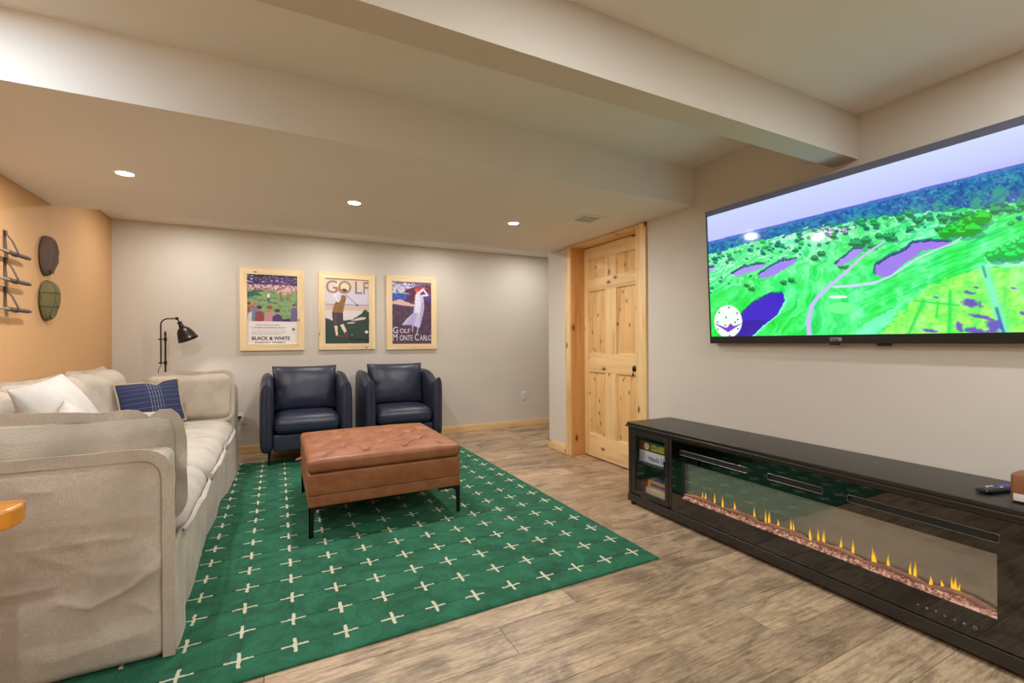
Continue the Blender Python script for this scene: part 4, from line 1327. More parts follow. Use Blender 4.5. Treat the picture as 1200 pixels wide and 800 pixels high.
MB().box(2.3075, 2.3105, .43, .642, CZ + .008, CZ + .033, .001).build('control_strip', M_WHITE_P, sp_)
gl = thing('glass_jar', 'small clear glass jar standing on the walnut speaker', 'jar', (2.36, .575, CZ + .105))
GLASS = NT('clear_glass').set((240, 244, 244), .02, Transmission_Weight=1.0, IOR=1.45)
MB().lathe([(.040, .0003), (.043, .004), (.043, .055), (.034, .065), (.034, .075), (.031, .075), (.031, .065), (.040, .053), (.040, .006), (.001, .006)], (2.36, .575, CZ + .105), (0, 0, 1), 24, (True, False)).build('glass', GLASS, gl)

# ------------------------------------------------------------------ television
TVY0, TVY1, TVX0, TVX1, TVZ0, TVZ1 = 2.149, .60, 2.600, 2.561, 1.135, 2.006
def tv(s, t, out=0.0):
    """s along the width from the door side, t up, out = metres in front of the glass"""
    s, t = np.broadcast_arrays(np.asarray(s, float), np.asarray(t, float))
    return np.stack([TVX0 + (TVX1 - TVX0) * t - out, TVY0 + (TVY1 - TVY0) * s, TVZ0 + (TVZ1 - TVZ0) * t - out * .045], -1)
tele = thing('television', 'large wall mounted flat television showing an aerial golf course', 'television', (2.62, 1.375, TVZ0))
S0, S1, T0, T1 = .005, .995, .052, .968
def tv_block(s0, s1, t0, t1, o0, o1):
    V = [tv(s, t, o) for o in (o0, o1) for s, t in ((s0, t0), (s1, t0), (s1, t1), (s0, t1))]
    return MB().add(np.array(V), [(0, 1, 2, 3), (7, 6, 5, 4), (0, 4, 5, 1), (1, 5, 6, 2), (2, 6, 7, 3), (3, 7, 4, 0)])
def bez(name, *a, mat=M_PLASTIC): return tv_block(*a).build(name, mat, tele, smooth=0)
bez('back_shell', .004, .996, .004, .996, -.030, -.001)
bez('bezel', 0, S0, 0, 1, -.028, .006); bez('bezel', S1, 1, 0, 1, -.028, .006)
bez('bezel', S0, S1, 0, T0, -.028, .006)
M_LIP = NT('screen_lit_bezel').set((112, 118, 134), .5)  # top lip tinted blue grey, the screen's light put into its colour
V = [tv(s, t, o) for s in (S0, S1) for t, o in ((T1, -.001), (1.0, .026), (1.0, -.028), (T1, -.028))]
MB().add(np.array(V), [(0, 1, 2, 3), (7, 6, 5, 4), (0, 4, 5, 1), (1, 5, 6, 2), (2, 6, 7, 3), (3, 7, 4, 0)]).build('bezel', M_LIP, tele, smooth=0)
cbx = tv(.512, 0.0); sb = MB().box(cbx[0] - .004, cbx[0] + .012, .60 + .755, .60 + .80, TVZ0 - .008, TVZ0 + .001, .002); sb.build('sensor', M_PLASTIC, tele)
MB().box(TVX0 + .004, TVX0 + .016, 1.13, 1.19, TVZ0 - .012, TVZ0 + .001, .004).build('power_button', M_PLASTIC, tele)
p = tv((TVY0 - 1.36) / (TVY0 - TVY1), .026, .0062)
MB().add(np.array([tv((TVY0 - y_) / (TVY0 - TVY1), t_, o_) for o_ in (.006, .0068) for y_, t_ in ((1.395, .016), (1.34, .016), (1.34, .036), (1.395, .036))]),
         [(0, 1, 2, 3), (7, 6, 5, 4), (0, 4, 5, 1), (1, 5, 6, 2), (2, 6, 7, 3), (3, 7, 4, 0)]).build('badge', plain('badge_grey', (150, 150, 156), .4), tele, smooth=0)
text_mesh('lettering', 'Roku', .017, on_face(p[0] - .0012, 1.389, p[2] - .006), M_PLASTIC, tele, .0003, .0003)
MB().box(2.615, 2.6445, 1.15, 1.6, 1.4, 1.75).build('wall_bracket', M_BLACK, tele, smooth=0)

def paint_tv(U, V):
    z1 = lambda x, y: (820 + x / 4.445, 230 + y / 4.445)
    z2 = lambda x, y: (1000 + x / 4.705, 130 + y / 4.705)
    z3 = lambda x, y: (1000 + x / 5.333, 260 + y / 5.333)
    C = np.zeros(U.shape + (3,))
    def put(mask, c, a=1.0):
        a = (np.asarray(mask, float) * a)[..., None]
        C[...] = C * (1 - a) + np.asarray(c, float) * a
    sm = lambda x, a, b: np.clip((x - a) / (b - a), 0, 1)
    Hz = 283 - .2505 * (U - 830)
    d = V - Hz                                   # pixels below the horizon
    n1 = fbm(U / 9, V / 9, 1.0, 4); n2 = fbm(U / 3.2, V / 2.6, 2.0, 3); n3 = fbm(U / 40, V / 25, 3.0, 3)
    # sky
    k = sm(-d, 0, 60)[..., None]
    C[...] = np.array([182, 188, 240]) * (1 - k) + np.array([202, 216, 255]) * k
    put(sm(-d, 14, 0) * sm(U, 980, 1200), (178, 172, 232), .6)
    # ground, from teal far off to pure green near, yellow green at the lower corner
    phi = (U - 985 - 30 * n3) / (d + 22)
    left = sm(1010 - U, -30, 40)
    stripes = left * np.sin(phi * 26) + (1 - left) * np.sin((V + .42 * U + 14 * n3) / 3.0)
    stripes = np.sign(stripes) * np.abs(stripes) ** .6 * sm(n3, -.35, .25)
    streak = fbm(phi * 60, d / 14, 5.0, 3) * left + fbm((V + .42 * U) / 2.2, (U - .42 * V) / 24, 6.0, 3) * (1 - left)
    far = sm(d, 10, 70)[..., None]
    g = np.array([104, 226, 160]) * (1 - far) + np.array([58, 232, 116]) * far
    near = sm(d, 60, 130)[..., None] * sm(985 - U, 0, 120)[..., None]
    g = g * (1 - near) + np.array([22, 220, 66]) * near
    g = g + (stripes * 17)[..., None] * np.array([1.3, .6, .9]) + (streak * 46)[..., None] * np.array([1.1, .5, .9]) + (n1 * 30)[..., None] * np.array([1.1, .4, 1.0]) + (n3 * 46)[..., None] * np.array([.6, .15, .9])
    m = (d > 0)
    C[m] = g[m]
    put(m * (n2 > .30) * (d < 60), (196, 238, 214), .55)
    put(m * sm(n1, .2, .5) * sm(d, 10, 30), (150, 246, 190), .45)
    # rough, bright meadow at the lower corner
    yel = in_poly(U + 6 * n2, V + 5 * n1, [z3(120, 760), z3(260, 600), z3(400, 470), z3(520, 370), z3(700, 310), z3(840, 285), z3(1500, 230), z3(1500, 800)])
    put(yel, (122, 234, 92)); put(yel * sm(n1 + .5 * streak, -.2, .5), (184, 246, 110), .7); put(yel * sm(-n2 - .6 * n1, -.05, .5), (70, 224, 100), .6); put(yel * sm(n3 + .5 * n1, .1, .6), (170, 240, 190), .5)
    put(in_poly(U + 5 * n2, V, [z3(-20, 760), z3(60, 640), z3(210, 560), z3(300, 500), z3(260, 590), z3(150, 700), z3(120, 760)]), (120, 238, 196), .75)
    put(in_poly(U + 4 * n1, V + 3 * n2, [z3(820, 215), z3(1067, 190), z3(1500, 150), z3(1500, 215), z3(1067, 270), z3(840, 285)]), (170, 240, 214), .7)
    for a, b, w in ((z3(440, 490), z3(340, 710), 2.2), (z3(605, 430), z3(600, 710), 2.0), (z3(530, 500), z3(520, 600), 1.2), (z3(380, 490), z3(660, 520), 1.0)):
        put(np.exp(-(seg_dist(U, V, a, b) / w) ** 2), (20, 214, 76), .85)
    put(np.exp(-(seg_dist(U, V, z3(820, 290), z3(950, 700)) / 6) ** 2), (120, 232, 196), .9)
    put(np.exp(-(seg_dist(U, V, z3(895, 540), z3(940, 690)) / 1.8) ** 2), (24, 90, 170), .9)
    put(np.exp(-(seg_dist(U, V, z3(810, 280), z3(828, 340)) / 1.4) ** 2), (20, 140, 110), .9)
    pur = lambda cx, cy, rx, ry: np.clip(1.3 - np.hypot((U - z3(cx, cy)[0] - 2 * n2) / (rx / 5.333), (V - z3(cx, cy)[1] - (U - z3(cx, cy)[0]) * .18) / (ry / 5.333)), 0, 1)
    for q in ((740, 505, 75, 30), (800, 590, 80, 16), (880, 650, 60, 50), (665, 650, 30, 38), (770, 680, 90, 26), (480, 678, 60, 12), (720, 440, 40, 14), (770, 408, 25, 8), (1000, 412, 20, 8), (1060, 570, 25, 16), (520, 470, 25, 7), (1130, 640, 60, 40), (1230, 520, 50, 20)):
        put(sm(pur(*q) + .5 * n2, .3, .7) * (pur(*q) > 0), (96, 60, 196), .85)
    # forest along the horizon
    edge = 14 + 4 * sm(U, 850, 1000) + 30 * sm(U, 1000, 1200) + 5 * n1
    fo = m * (d < edge)
    put(fo, (28, 100, 164)); put(fo * sm(n2 + .6 * n1, -.1, .5), (52, 158, 172), .8); put(fo * sm(-n2 - .4 * n1, .05, .5), (22, 66, 142), .8)
    put(m * (d < 4), (80, 110, 196), .7); put(fo * sm(d, 12, 30) * sm(n1 + .3 * n2, -.25, .2), (30, 156, 116), .7)
    put(fo * (vnoise(U / 1.7, V / 1.3, 8.0) > .86) * (U > 1040), (190, 214, 224), .8)
    # tree clumps
    tr = np.random.default_rng(4)
    def tree(x, y, r, c):
        q = np.hypot((U - x) / (r * 1.25), (V - y) / (r * .85)) + .45 * n2
        put(np.hypot((U - x - r * .5) / (r * 1.3), (V - y - r * .7) / (r * .6)) < .9, (20, 120, 100), .5)
        put(q < 1, c); put((q < .8) * (V < y), np.minimum(np.array(c) * 1.5 + 14, 255), .7)
    for _ in range(90):
        x = tr.uniform(830, 1200); h0 = 283 - .2505 * (x - 830)
        dd = (14 + 4 * np.clip((x - 850) / 150, 0, 1) + 26 * np.clip((x - 1000) / 200, 0, 1)) + abs(tr.normal(0, 1)) * 9
        tree(x, h0 + dd, tr.uniform(1.2, 3.0), [(16, 112, 84), (10, 84, 96), (24, 150, 60)][tr.integers(3)])
    for x, y, r in ((1055, 255, 5), (1065, 250, 5), (1076, 258, 5), (1088, 254, 4.5), (1105, 256, 5), (1067, 268, 4), (1042, 277, 6), (1030, 276, 4), (1047, 279, 4), (1005, 285, 8), (1015, 281, 5), (1022, 288, 4),
                    (1010, 262, 4), (1025, 262, 3.5), (1100, 268, 4), (1120, 254, 6), (1136, 252, 6), (1166, 246, 6), (1182, 245, 5), (1200, 240, 7), (1220, 235, 8)):
        tree(x, y, r, (14, 116, 70))
    for x, y, r in ((1110, 272, 8), (1120, 268, 9), (1132, 264, 10), (1142, 258, 10), (1150, 254, 9), (1128, 272, 8), (1140, 268, 9)):
        tree(x, y, r, (16, 150, 40))
    for x, y in ((1165, 300), (1172, 297), (1180, 294), (1190, 290), (1200, 284), (1210, 280), (1195, 296), (1185, 299), (1220, 276)):
        tree(x, y, 8, (18, 168, 66))
    for _ in range(70):
        x = tr.uniform(832, 975); h0 = 283 - .2505 * (x - 830)
        y = h0 + tr.uniform(16, 62) * (1 - .3 * (x - 832) / 143)
        if tr.random() < .45: put(np.hypot((U - x) / tr.uniform(3, 7), (V - y + .3 * (U - x)) / tr.uniform(.7, 1.6)) < 1, (196, 240, 216), .75)
        else: tree(x, y, tr.uniform(.9, 1.9), [(16, 112, 84), (10, 96, 80)][tr.integers(2)])
    for x, y, r in ((955, 302, 4), (962, 297, 4), (918, 331, 3), (928, 328, 3.5), (880, 338, 3), (875, 334, 2.5), (932, 293, 2.5), (985, 312, 3), (992, 313, 3), (948, 278, 2.2), (976, 276, 4), (990, 272, 3)):
        tree(x, y, r, (10, 110, 52))
    # club house
    for _ in range(60):
        x, y = tr.normal(975, 16), tr.normal(0, 3); y += 275 - .12 * (x - 950)
        put((np.abs(U - x) < tr.uniform(.8, 2.2)) * (np.abs(V - y) < tr.uniform(.5, 1.3)), [(206, 170, 220), (232, 214, 236), (70, 60, 150)][tr.integers(3)], .9)
    # water
    Uo, Vo = U, V
    dark = (34, 60, 120)
    def pond(pts, c, sh=1.2):
        U, V = Uo + 2.2 * n1, Vo + 1.4 * n2
        put(in_poly(U, V + sh, pts) | in_poly(U + sh, V, pts) | in_poly(U - sh, V, pts), (24, 130, 110)); put(in_poly(U, V, pts), dark); put(in_poly(U - .6, V - sh, pts), c)
    pond([z1(305, 405), z1(350, 370), z1(410, 335), z1(500, 316), z1(500, 335), z1(440, 377), z1(370, 414), z1(318, 420)], (150, 132, 226))
    pond([z1(165, 402), z1(220, 368), z1(300, 346), z1(345, 350), z1(290, 380), z1(230, 397), z1(185, 410)], (160, 144, 228))
    pond([z1(700, 350), z1(760, 300), z1(800, 270), z1(850, 266), z1(830, 300), z1(790, 327), z1(730, 357)], (152, 140, 226))
    pond([z1(45, 368), z1(75, 362), z1(60, 385), z1(45, 390)], (170, 160, 230))
    pond([z3(128, 322), z3(140, 258), z3(220, 208), z3(330, 163), z3(370, 122), z3(480, 110), z3(610, 112), z3(570, 148), z3(430, 168), z3(370, 214), z3(280, 275), z3(235, 322), z3(180, 332)], (148, 120, 222), 2.0)
    big = [z1(150, 735), z1(190, 650), z1(225, 590), z1(300, 535), z1(370, 500), z1(428, 500), z1(442, 540), z1(400, 610), z1(330, 665), z1(262, 735)]
    put(in_poly(U - 1.5, V - 2.0, [(x + 2.0, y - 1.0) for x, y in big]), (120, 236, 196)); pond(big, (58, 34, 190))
    put(in_poly(U, V, big) * (V > 375), (44, 22, 150), .8)
    # paths, green and bunkers
    def path(pts, w0, w1, c):
        for i, (a, b) in enumerate(zip(pts[:-1], pts[1:])):
            w = w0 + (w1 - w0) * i / max(1, len(pts) - 2)
            put(np.exp(-(seg_dist(U, V, a, b) / w) ** 6), c)
    path([z1(572, 735), z1(566, 650), z1(582, 572), z1(625, 510), z1(690, 455), z1(770, 385), z1(840, 318), z1(910, 268), z1(960, 235)], 3.2, 1.2, (186, 184, 238))
    path([z1(700, 470), z1(800, 465), z1(900, 452), z3(0, 395), z3(130, 378), z3(230, 340), z3(320, 280), z3(400, 225), z3(520, 170), z3(640, 125), z3(672, 95)], 1.6, .8, (196, 206, 240))
    put(np.hypot((U - z1(742, 580)[0]) / 18, (V - z1(742, 580)[1]) / 6.4) < 1, (104, 240, 140))
    put(np.hypot((U - z1(720, 522)[0]) / 11.5, (V - z1(720, 522)[1]) / 1.8) < 1, (214, 236, 226))
    # round badge shown in the corner of the picture
    bx, by = z1(148, 650)
    q = np.hypot((U - bx) / 16.3, (V - by) / 19)
    put(q < 1, (226, 236, 230))
    xx = (U - bx) / 16.3; yy = (V - by) / 19
    put((q < .97) * (yy > .10 + .35 * (1 - np.abs(xx)) - .26 * np.exp(-((xx - .15) / .18) ** 2)) * (yy < .12 + .55 * (1 - np.abs(xx))), (112, 58, 190))
    for a, b in ((.05, -.85), (-.65, -.55), (.65, -.5), (-.15, -.25), (.7, -.12), (-.75, .05), (-.2, .25), (.5, .05), (.7, .45), (-.75, .5), (.1, .88)):
        put(np.hypot(xx - a, yy - b) < .055, (60, 60, 90))
    return C
ns, nt = 520, 300
Sg, Tg = np.meshgrid(np.linspace(S0, S1, ns), np.linspace(T0, T1, nt), indexing='ij')
G = tv(Sg, Tg, 0.0)
Ug, Vg = project(G.reshape(-1, 3))
painted('screen', G, paint_tv(Ug, Vg).reshape(ns, nt, 3), M_SCREEN, tele)

# ------------------------------------------------------------------ framed golf posters
def front(x, y, z):     # text on a face looking to -Y
    return Matrix(((1, 0, 0, x), (0, 0, -1, y), (0, 1, 0, z), (0, 0, 0, 1)))
def poster(x0, x1, z0, z1, label, paint, n=(120, 170)):
    t = thing('framed_poster', label, 'poster', ((x0 + x1) / 2, YB, z0), 'framed golf posters on the back wall')
    w, ya, yb = .067, YB - .026, YB - .002
    for (pts, mat) in (([(x0, z0), (x1, z0), (x1 - w, z0 + w), (x0 + w, z0 + w)], M_FRAME_X), ([(x0, z1), (x1, z1), (x1 - w, z1 - w), (x0 + w, z1 - w)], M_FRAME_X),
                       ([(x0, z0), (x0 + w, z0 + w), (x0 + w, z1 - w), (x0, z1)], M_FRAME_V), ([(x1, z0), (x1 - w, z0 + w), (x1 - w, z1 - w), (x1, z1)], M_FRAME_V)):
        MB().prism(pts, 1, ya, yb).build('frame_board', mat, t, smooth=0)
    a, b = np.linspace(0, 1, n[0]), np.linspace(0, 1, n[1])
    A, B = np.meshgrid(a, b, indexing='ij')
    G = np.stack([x0 + w + (x1 - x0 - 2 * w) * A, np.full(A.shape, YB - .012), z1 - w - (z1 - z0 - 2 * w) * B], -1)
    pr = painted('print', G, paint(A, B), M_INK, t)
    at = lambda u, v: (x0 + w + (x1 - x0 - 2 * w) * u, YB - .0127, z1 - w - (z1 - z0 - 2 * w) * v)
    return t, pr, at
class Brush:
    def __init__(self, A, B, x0, x1, y0, y1, ground):
        self.x = x0 + A * (x1 - x0); self.y = y0 + B * (y1 - y0)
        self.C = np.zeros(A.shape + (3,)) + np.array(ground, float)
        self.n = fbm(self.x / 12, self.y / 12, 2.0, 3); self.m = fbm(self.x / 30, self.y / 22, 7.0, 3)
    def put(self, mask, c, a=1.0):
        k = (np.asarray(mask, float) * a)[..., None]; self.C = self.C * (1 - k) + np.array(c, float) * k
    def poly(self, pts, c, a=1.0, wob=0.0): self.put(in_poly(self.x + wob * self.n, self.y + wob * self.m, pts), c, a)
    def oval(self, cx, cy, rx, ry, c, a=1.0): self.put(np.hypot((self.x - cx) / rx, (self.y - cy) / ry) < 1, c, a)
    def line(self, p, q, w, c, a=1.0): self.put(seg_dist(self.x, self.y, p, q) < w, c, a)
def paint_crowd(A, B):
    b = Brush(A, B, 115, 540, 105, 710, (128, 160, 104))
    b.put(b.n > .1, (150, 180, 122), .7); b.put(b.m < -.15, (84, 124, 96), .5)
    b.poly([(115, 262), (170, 240), (300, 228), (200, 262), (240, 285), (115, 300)], (56, 92, 84), .9, 8)
    b.put(b.y < 205 + 14 * b.m, (46, 40, 92)); b.put((b.y < 200) * (b.n > .12), (86, 96, 150)); b.put((b.y < 190) * (b.n < -.3), (150, 70, 84)); b.put((b.y < 185) * (b.n > .42), (220, 214, 226))
    band = (b.y > 190 + 8 * b.m) * (b.y < 238 + 10 * b.m); b.put(band, (186, 132, 142)); b.put(band * (b.n > .1), (226, 196, 196)); b.put(band * (b.n < -.25), (120, 66, 92))
    b.oval(425, 250, 62, 24, (214, 186, 158)); b.oval(425, 256, 50, 14, (196, 160, 138), .8)
    for x, y, c in ((292, 262, (228, 226, 232)), (395, 248, (150, 110, 96)), (460, 252, (170, 128, 104))):
        b.oval(x, y, 6, 7, (180, 120, 96)); b.poly([(x - 12, y + 6), (x + 12, y + 6), (x + 9, y + 42), (x - 9, y + 42)], c); b.poly([(x - 9, y + 40), (x + 9, y + 40), (x + 8, y + 78), (x - 7, y + 78)], (62, 72, 116) if x < 300 else (140, 100, 84))
    b.line((285, 268), (268, 250), 4, (196, 140, 110)); b.poly([(300, 340), (370, 346), (360, 356), (298, 346)], (60, 96, 76))
    b.put((b.y > 488 + 10 * b.m) * (b.y < 514), (60, 44, 60))
    for x, y, r, h, c in ((128, 365, 18, (120, 50, 60), (150, 90, 110)), (160, 400, 26, (170, 96, 90), (214, 204, 206)), (180, 365, 17, (206, 110, 60), (110, 130, 160)), (215, 400, 22, (60, 40, 70), (140, 70, 74)), (300, 400, 26, (140, 84, 74), (196, 140, 140)), (365, 425, 24, (70, 44, 80), (80, 58, 120)), (510, 370, 16, (90, 66, 96), (110, 96, 140))):
        b.poly([(x - r * 1.9, 512), (x - r * 1.5, y + r * 1.6), (x - r * .5, y + r), (x + r * .6, y + r), (x + r * 1.6, y + r * 1.7), (x + r * 2.0, 512)], c, 1, 5)
        b.oval(x, y, r * .8, r, (196, 130, 104)); b.oval(x, y - r * .45, r * 1.0, r * .62, h)
    b.put(b.y > 512, (232, 226, 222))
    for k in range(5):
        yl = 565 + k * 13 + (8 if k > 1 else 0)
        b.put((np.abs(b.y - yl) < 2.2) * (b.x > 150) * (b.x < (440 - 40 * (k == 4))) * (vnoise(b.x / 5, yl, 1.0) > -.5), (160, 152, 156))
    b.oval(507, 580, 15, 14, (120, 120, 130)); b.put((np.abs(b.y - 612) < 2) * (np.abs(b.x - 507) < 26), (170, 165, 170))
    return b.C
def paint_golfer(A, B):
    b = Brush(A, B, 120, 510, 118, 698, (222, 206, 190))
    b.put((b.y > 200 + 30 * b.m) * (b.x > 330), (214, 206, 222), .8); b.oval(275, 205, 78, 72, (232, 212, 176)); b.put((b.y > 230) * (b.y < 345), (212, 206, 224), .75)
    b.put((b.y > 343) * (b.y < 352), (160, 160, 190)); b.put((b.y > 352) * (b.y < 402), (214, 188, 168)); b.put((b.y > 402), (222, 212, 214))
    b.poly([(120, 470), (150, 480), (200, 500), (270, 492), (350, 484), (400, 455), (440, 425), (460, 400), (480, 385), (494, 405), (512, 415), (512, 700), (120, 700)], (44, 66, 58), 1, 5)
    b.poly([(345, 494), (400, 470), (440, 458), (490, 458), (470, 478), (410, 488)], (222, 204, 184)); b.poly([(305, 514), (340, 504), (388, 502), (370, 516), (320, 520)], (206, 192, 172))
    b.poly([(290, 640), (510, 655), (510, 690), (330, 668)], (30, 44, 42))
    b.poly([(198, 540), (225, 540), (230, 625), (212, 625)], (226, 212, 186)); b.poly([(246, 528), (278, 520), (310, 592), (288, 606)], (226, 212, 186))
    b.oval(238, 632, 34, 9, (112, 60, 46)); b.oval(302, 625, 17, 36, (104, 54, 44))
    b.poly([(178, 418), (276, 420), (274, 498), (288, 520), (244, 532), (236, 500), (214, 542), (188, 530)], (74, 56, 68)); b.poly([(200, 430), (220, 430), (215, 520), (200, 520)], (98, 78, 92), .7)
    b.poly([(200, 345), (228, 300), (262, 264), (300, 266), (304, 290), (290, 345), (275, 422), (180, 420), (188, 378)], (152, 106, 62)); b.put(in_poly(b.x, b.y, [(200, 345), (262, 264), (300, 266), (275, 422), (180, 420)]) * (vnoise(b.x / 7, b.y / 7, 3.0) > .55), (84, 56, 44))
    b.poly([(188, 262), (205, 222), (232, 200), (262, 262), (256, 300), (238, 330), (218, 322), (214, 290), (196, 285)], (228, 226, 236)); b.poly([(222, 250), (258, 262), (240, 330), (226, 300)], (196, 200, 222), .7)
    b.oval(240, 215, 20, 20, (206, 140, 120)); b.oval(262, 232, 20, 20, (214, 150, 122)); b.oval(287, 228, 27, 23, (74, 56, 54)); b.oval(268, 222, 12, 9, (92, 72, 66))
    b.line((300, 258), (398, 345), 2.6, (80, 60, 60)); b.oval(403, 351, 11, 10, (86, 56, 46)); b.oval(487, 592, 15, 14, (232, 230, 226)); b.oval(356, 616, 4, 6, (150, 190, 120))
    return b.C
def paint_swing(A, B):
    b = Brush(A, B, 120, 480, 115, 693, (84, 58, 84))
    b.put(b.n > .15, (110, 74, 92), .7); b.put(b.n < -.25, (62, 46, 84), .6)
    b.put(b.y < 232, (120, 120, 178)); b.put((b.y < 228) * (b.n + .6 * b.m > -.05) * (b.x < 330), (226, 218, 232)); b.put((b.y < 225) * (b.n > .3) * (b.x < 330), (196, 176, 206))
    b.put((b.y > 226) * (b.y < 300), (46, 76, 168)); b.put((b.y > 226) * (b.y < 300) * (b.n > .2), (90, 120, 200))
    b.poly([(120, 300), (170, 285), (205, 280), (240, 300), (330, 325), (340, 345), (250, 335), (120, 325)], (222, 184, 180), 1, 5)
    b.poly([(232, 200), (262, 178), (330, 160), (370, 140), (430, 130), (482, 140), (482, 250), (470, 300), (462, 370), (440, 340), (420, 300), (380, 260), (330, 290), (280, 310), (240, 300), (262, 250), (300, 225), (250, 220)], (96, 42, 62), 1, 10)
    b.put(in_poly(b.x, b.y, [(320, 130), (482, 130), (482, 300), (400, 260), (320, 210)]) * (b.n > .12), (150, 84, 96)); b.put(in_poly(b.x, b.y, [(400, 220), (482, 220), (482, 300), (420, 300)]) * (b.n < .1), (60, 70, 150), .8)
    b.poly([(300, 520), (312, 520), (308, 580), (300, 582)], (206, 176, 196)); b.poly([(352, 520), (366, 515), (352, 590), (334, 600), (345, 575)], (214, 184, 200))
    b.poly([(330, 240), (360, 224), (395, 232), (408, 270), (414, 340), (402, 420), (378, 515), (366, 545), (345, 535), (300, 518), (206, 518), (250, 462), (312, 402), (322, 330)], (206, 200, 234))
    b.poly([(340, 240), (372, 234), (384, 330), (372, 400), (330, 400), (330, 330)], (230, 226, 246)); b.poly([(312, 402), (350, 405), (320, 515), (240, 516)], (176, 166, 220), .8); b.poly([(388, 300), (412, 300), (396, 430), (372, 520), (376, 430)], (172, 158, 214), .8)
    b.line((345, 235), (398, 182), 11, (232, 228, 244)); b.line((398, 238), (446, 232), 9, (222, 216, 240)); b.line((446, 232), (408, 178), 8, (228, 224, 242)); b.oval(405, 172, 12, 9, (226, 180, 176))
    b.oval(346, 206, 14, 16, (224, 176, 166)); b.oval(354, 184, 29, 17, (206, 72, 60)); b.oval(334, 212, 10, 12, (120, 50, 56))
    return b.C
M_TXT_BLACK = plain('print_black', (38, 34, 40), .5); M_TXT_BROWN = plain('print_brown', (166, 132, 120), .5); M_TXT_WHITE = plain('print_white', (232, 226, 232), .5); M_TXT_GREY = plain('print_grey', (120, 112, 118), .5)
t, pr, at = poster(-.345, .262, 1.075, 1.943, 'framed vintage golf advertisement with a crowd scene and black lettering', paint_crowd)
text_mesh('lettering', 'BLACK & WHITE', .049, front(*at(.08, .938)), M_TXT_BLACK, pr, .0003, .0012, 1.0)
text_mesh('lettering', 'SCOTCH  WHISKY', .026, front(*at(.14, .988)), M_TXT_BLACK, pr, .0003, .0003, 1.35)
text_mesh('lettering', 'THE CRITICS SAY', .024, front(*at(.16, .735)), M_TXT_GREY, pr, .0003, 0, 1.25)
t, pr, at = poster(.411, 1.019, 1.075, 1.944, 'framed golf poster of a golfer in plus fours and cap on dark green', paint_golfer)
for ch, u in (('G', .0), ('O', .28), ('L', .65), ('F', .85)):
    text_mesh('lettering', ch, .205, front(*at(u, .222)), M_TXT_BROWN, pr, .00005, .002, .92 if ch != 'F' else .72)
t, pr, at = poster(1.152, 1.766, 1.067, 1.949, 'framed golf poster of a woman swinging in a white dress on purple ground', paint_swing)
text_mesh('lettering', 'G', .105, front(*at(.01, .825)), M_TXT_WHITE, pr, .0003, .0006, .9); text_mesh('lettering', 'OLF', .075, front(*at(.185, .825)), M_TXT_WHITE, pr, .0003, .0006, .95)
text_mesh('lettering', 'M', .115, front(*at(.01, .945)), M_TXT_WHITE, pr, .0003, .0006, .70); text_mesh('lettering', 'ONTE', .092, front(*at(.185, .945)), M_TXT_WHITE, pr, .0003, .0006, .64)
text_mesh('lettering', 'C', .115, front(*at(.56, .945)), M_TXT_WHITE, pr, .0003, .0006, .70); text_mesh('lettering', 'ARLO', .092, front(*at(.70, .945)), M_TXT_WHITE, pr, .0003, .0006, .64)

# ------------------------------------------------------------------ flat caps and clubs on the tan wall
def tweed(name, c, c2, c3, check):
    t = NT(name)
    v = t.coords((1, 1, 1))
    w = t.n('ShaderNodeTexWave'); t.l(v, w.inputs['Vector']); w.bands_direction = 'Z' if not check else 'Y'
    w.inputs['Scale'].default_value = 26 if not check else 4.5; w.inputs['Distortion'].default_value = .6
    n = t.noise(v, 260, 3)
    col = t.mix(n, c, c2)
    col = t.mix(t.ramp(w.outputs['Fac'], [(.95 if check else .62, (0, 0, 0, 1)), (.99 if check else .72, (1, 1, 1, 1))]), col, c3)
    if check:
        w2 = t.n('ShaderNodeTexWave'); t.l(v, w2.inputs['Vector']); w2.bands_direction = 'Z'; w2.inputs['Scale'].default_value = 3.5; w2.inputs['Distortion'].default_value = .6
        col = t.mix(t.ramp(w2.outputs['Fac'], [(.95, (0, 0, 0, 1)), (.99, (1, 1, 1, 1))]), col, c3)
    return t.set(col, .95, normal=t.bump(n, .5, .002))
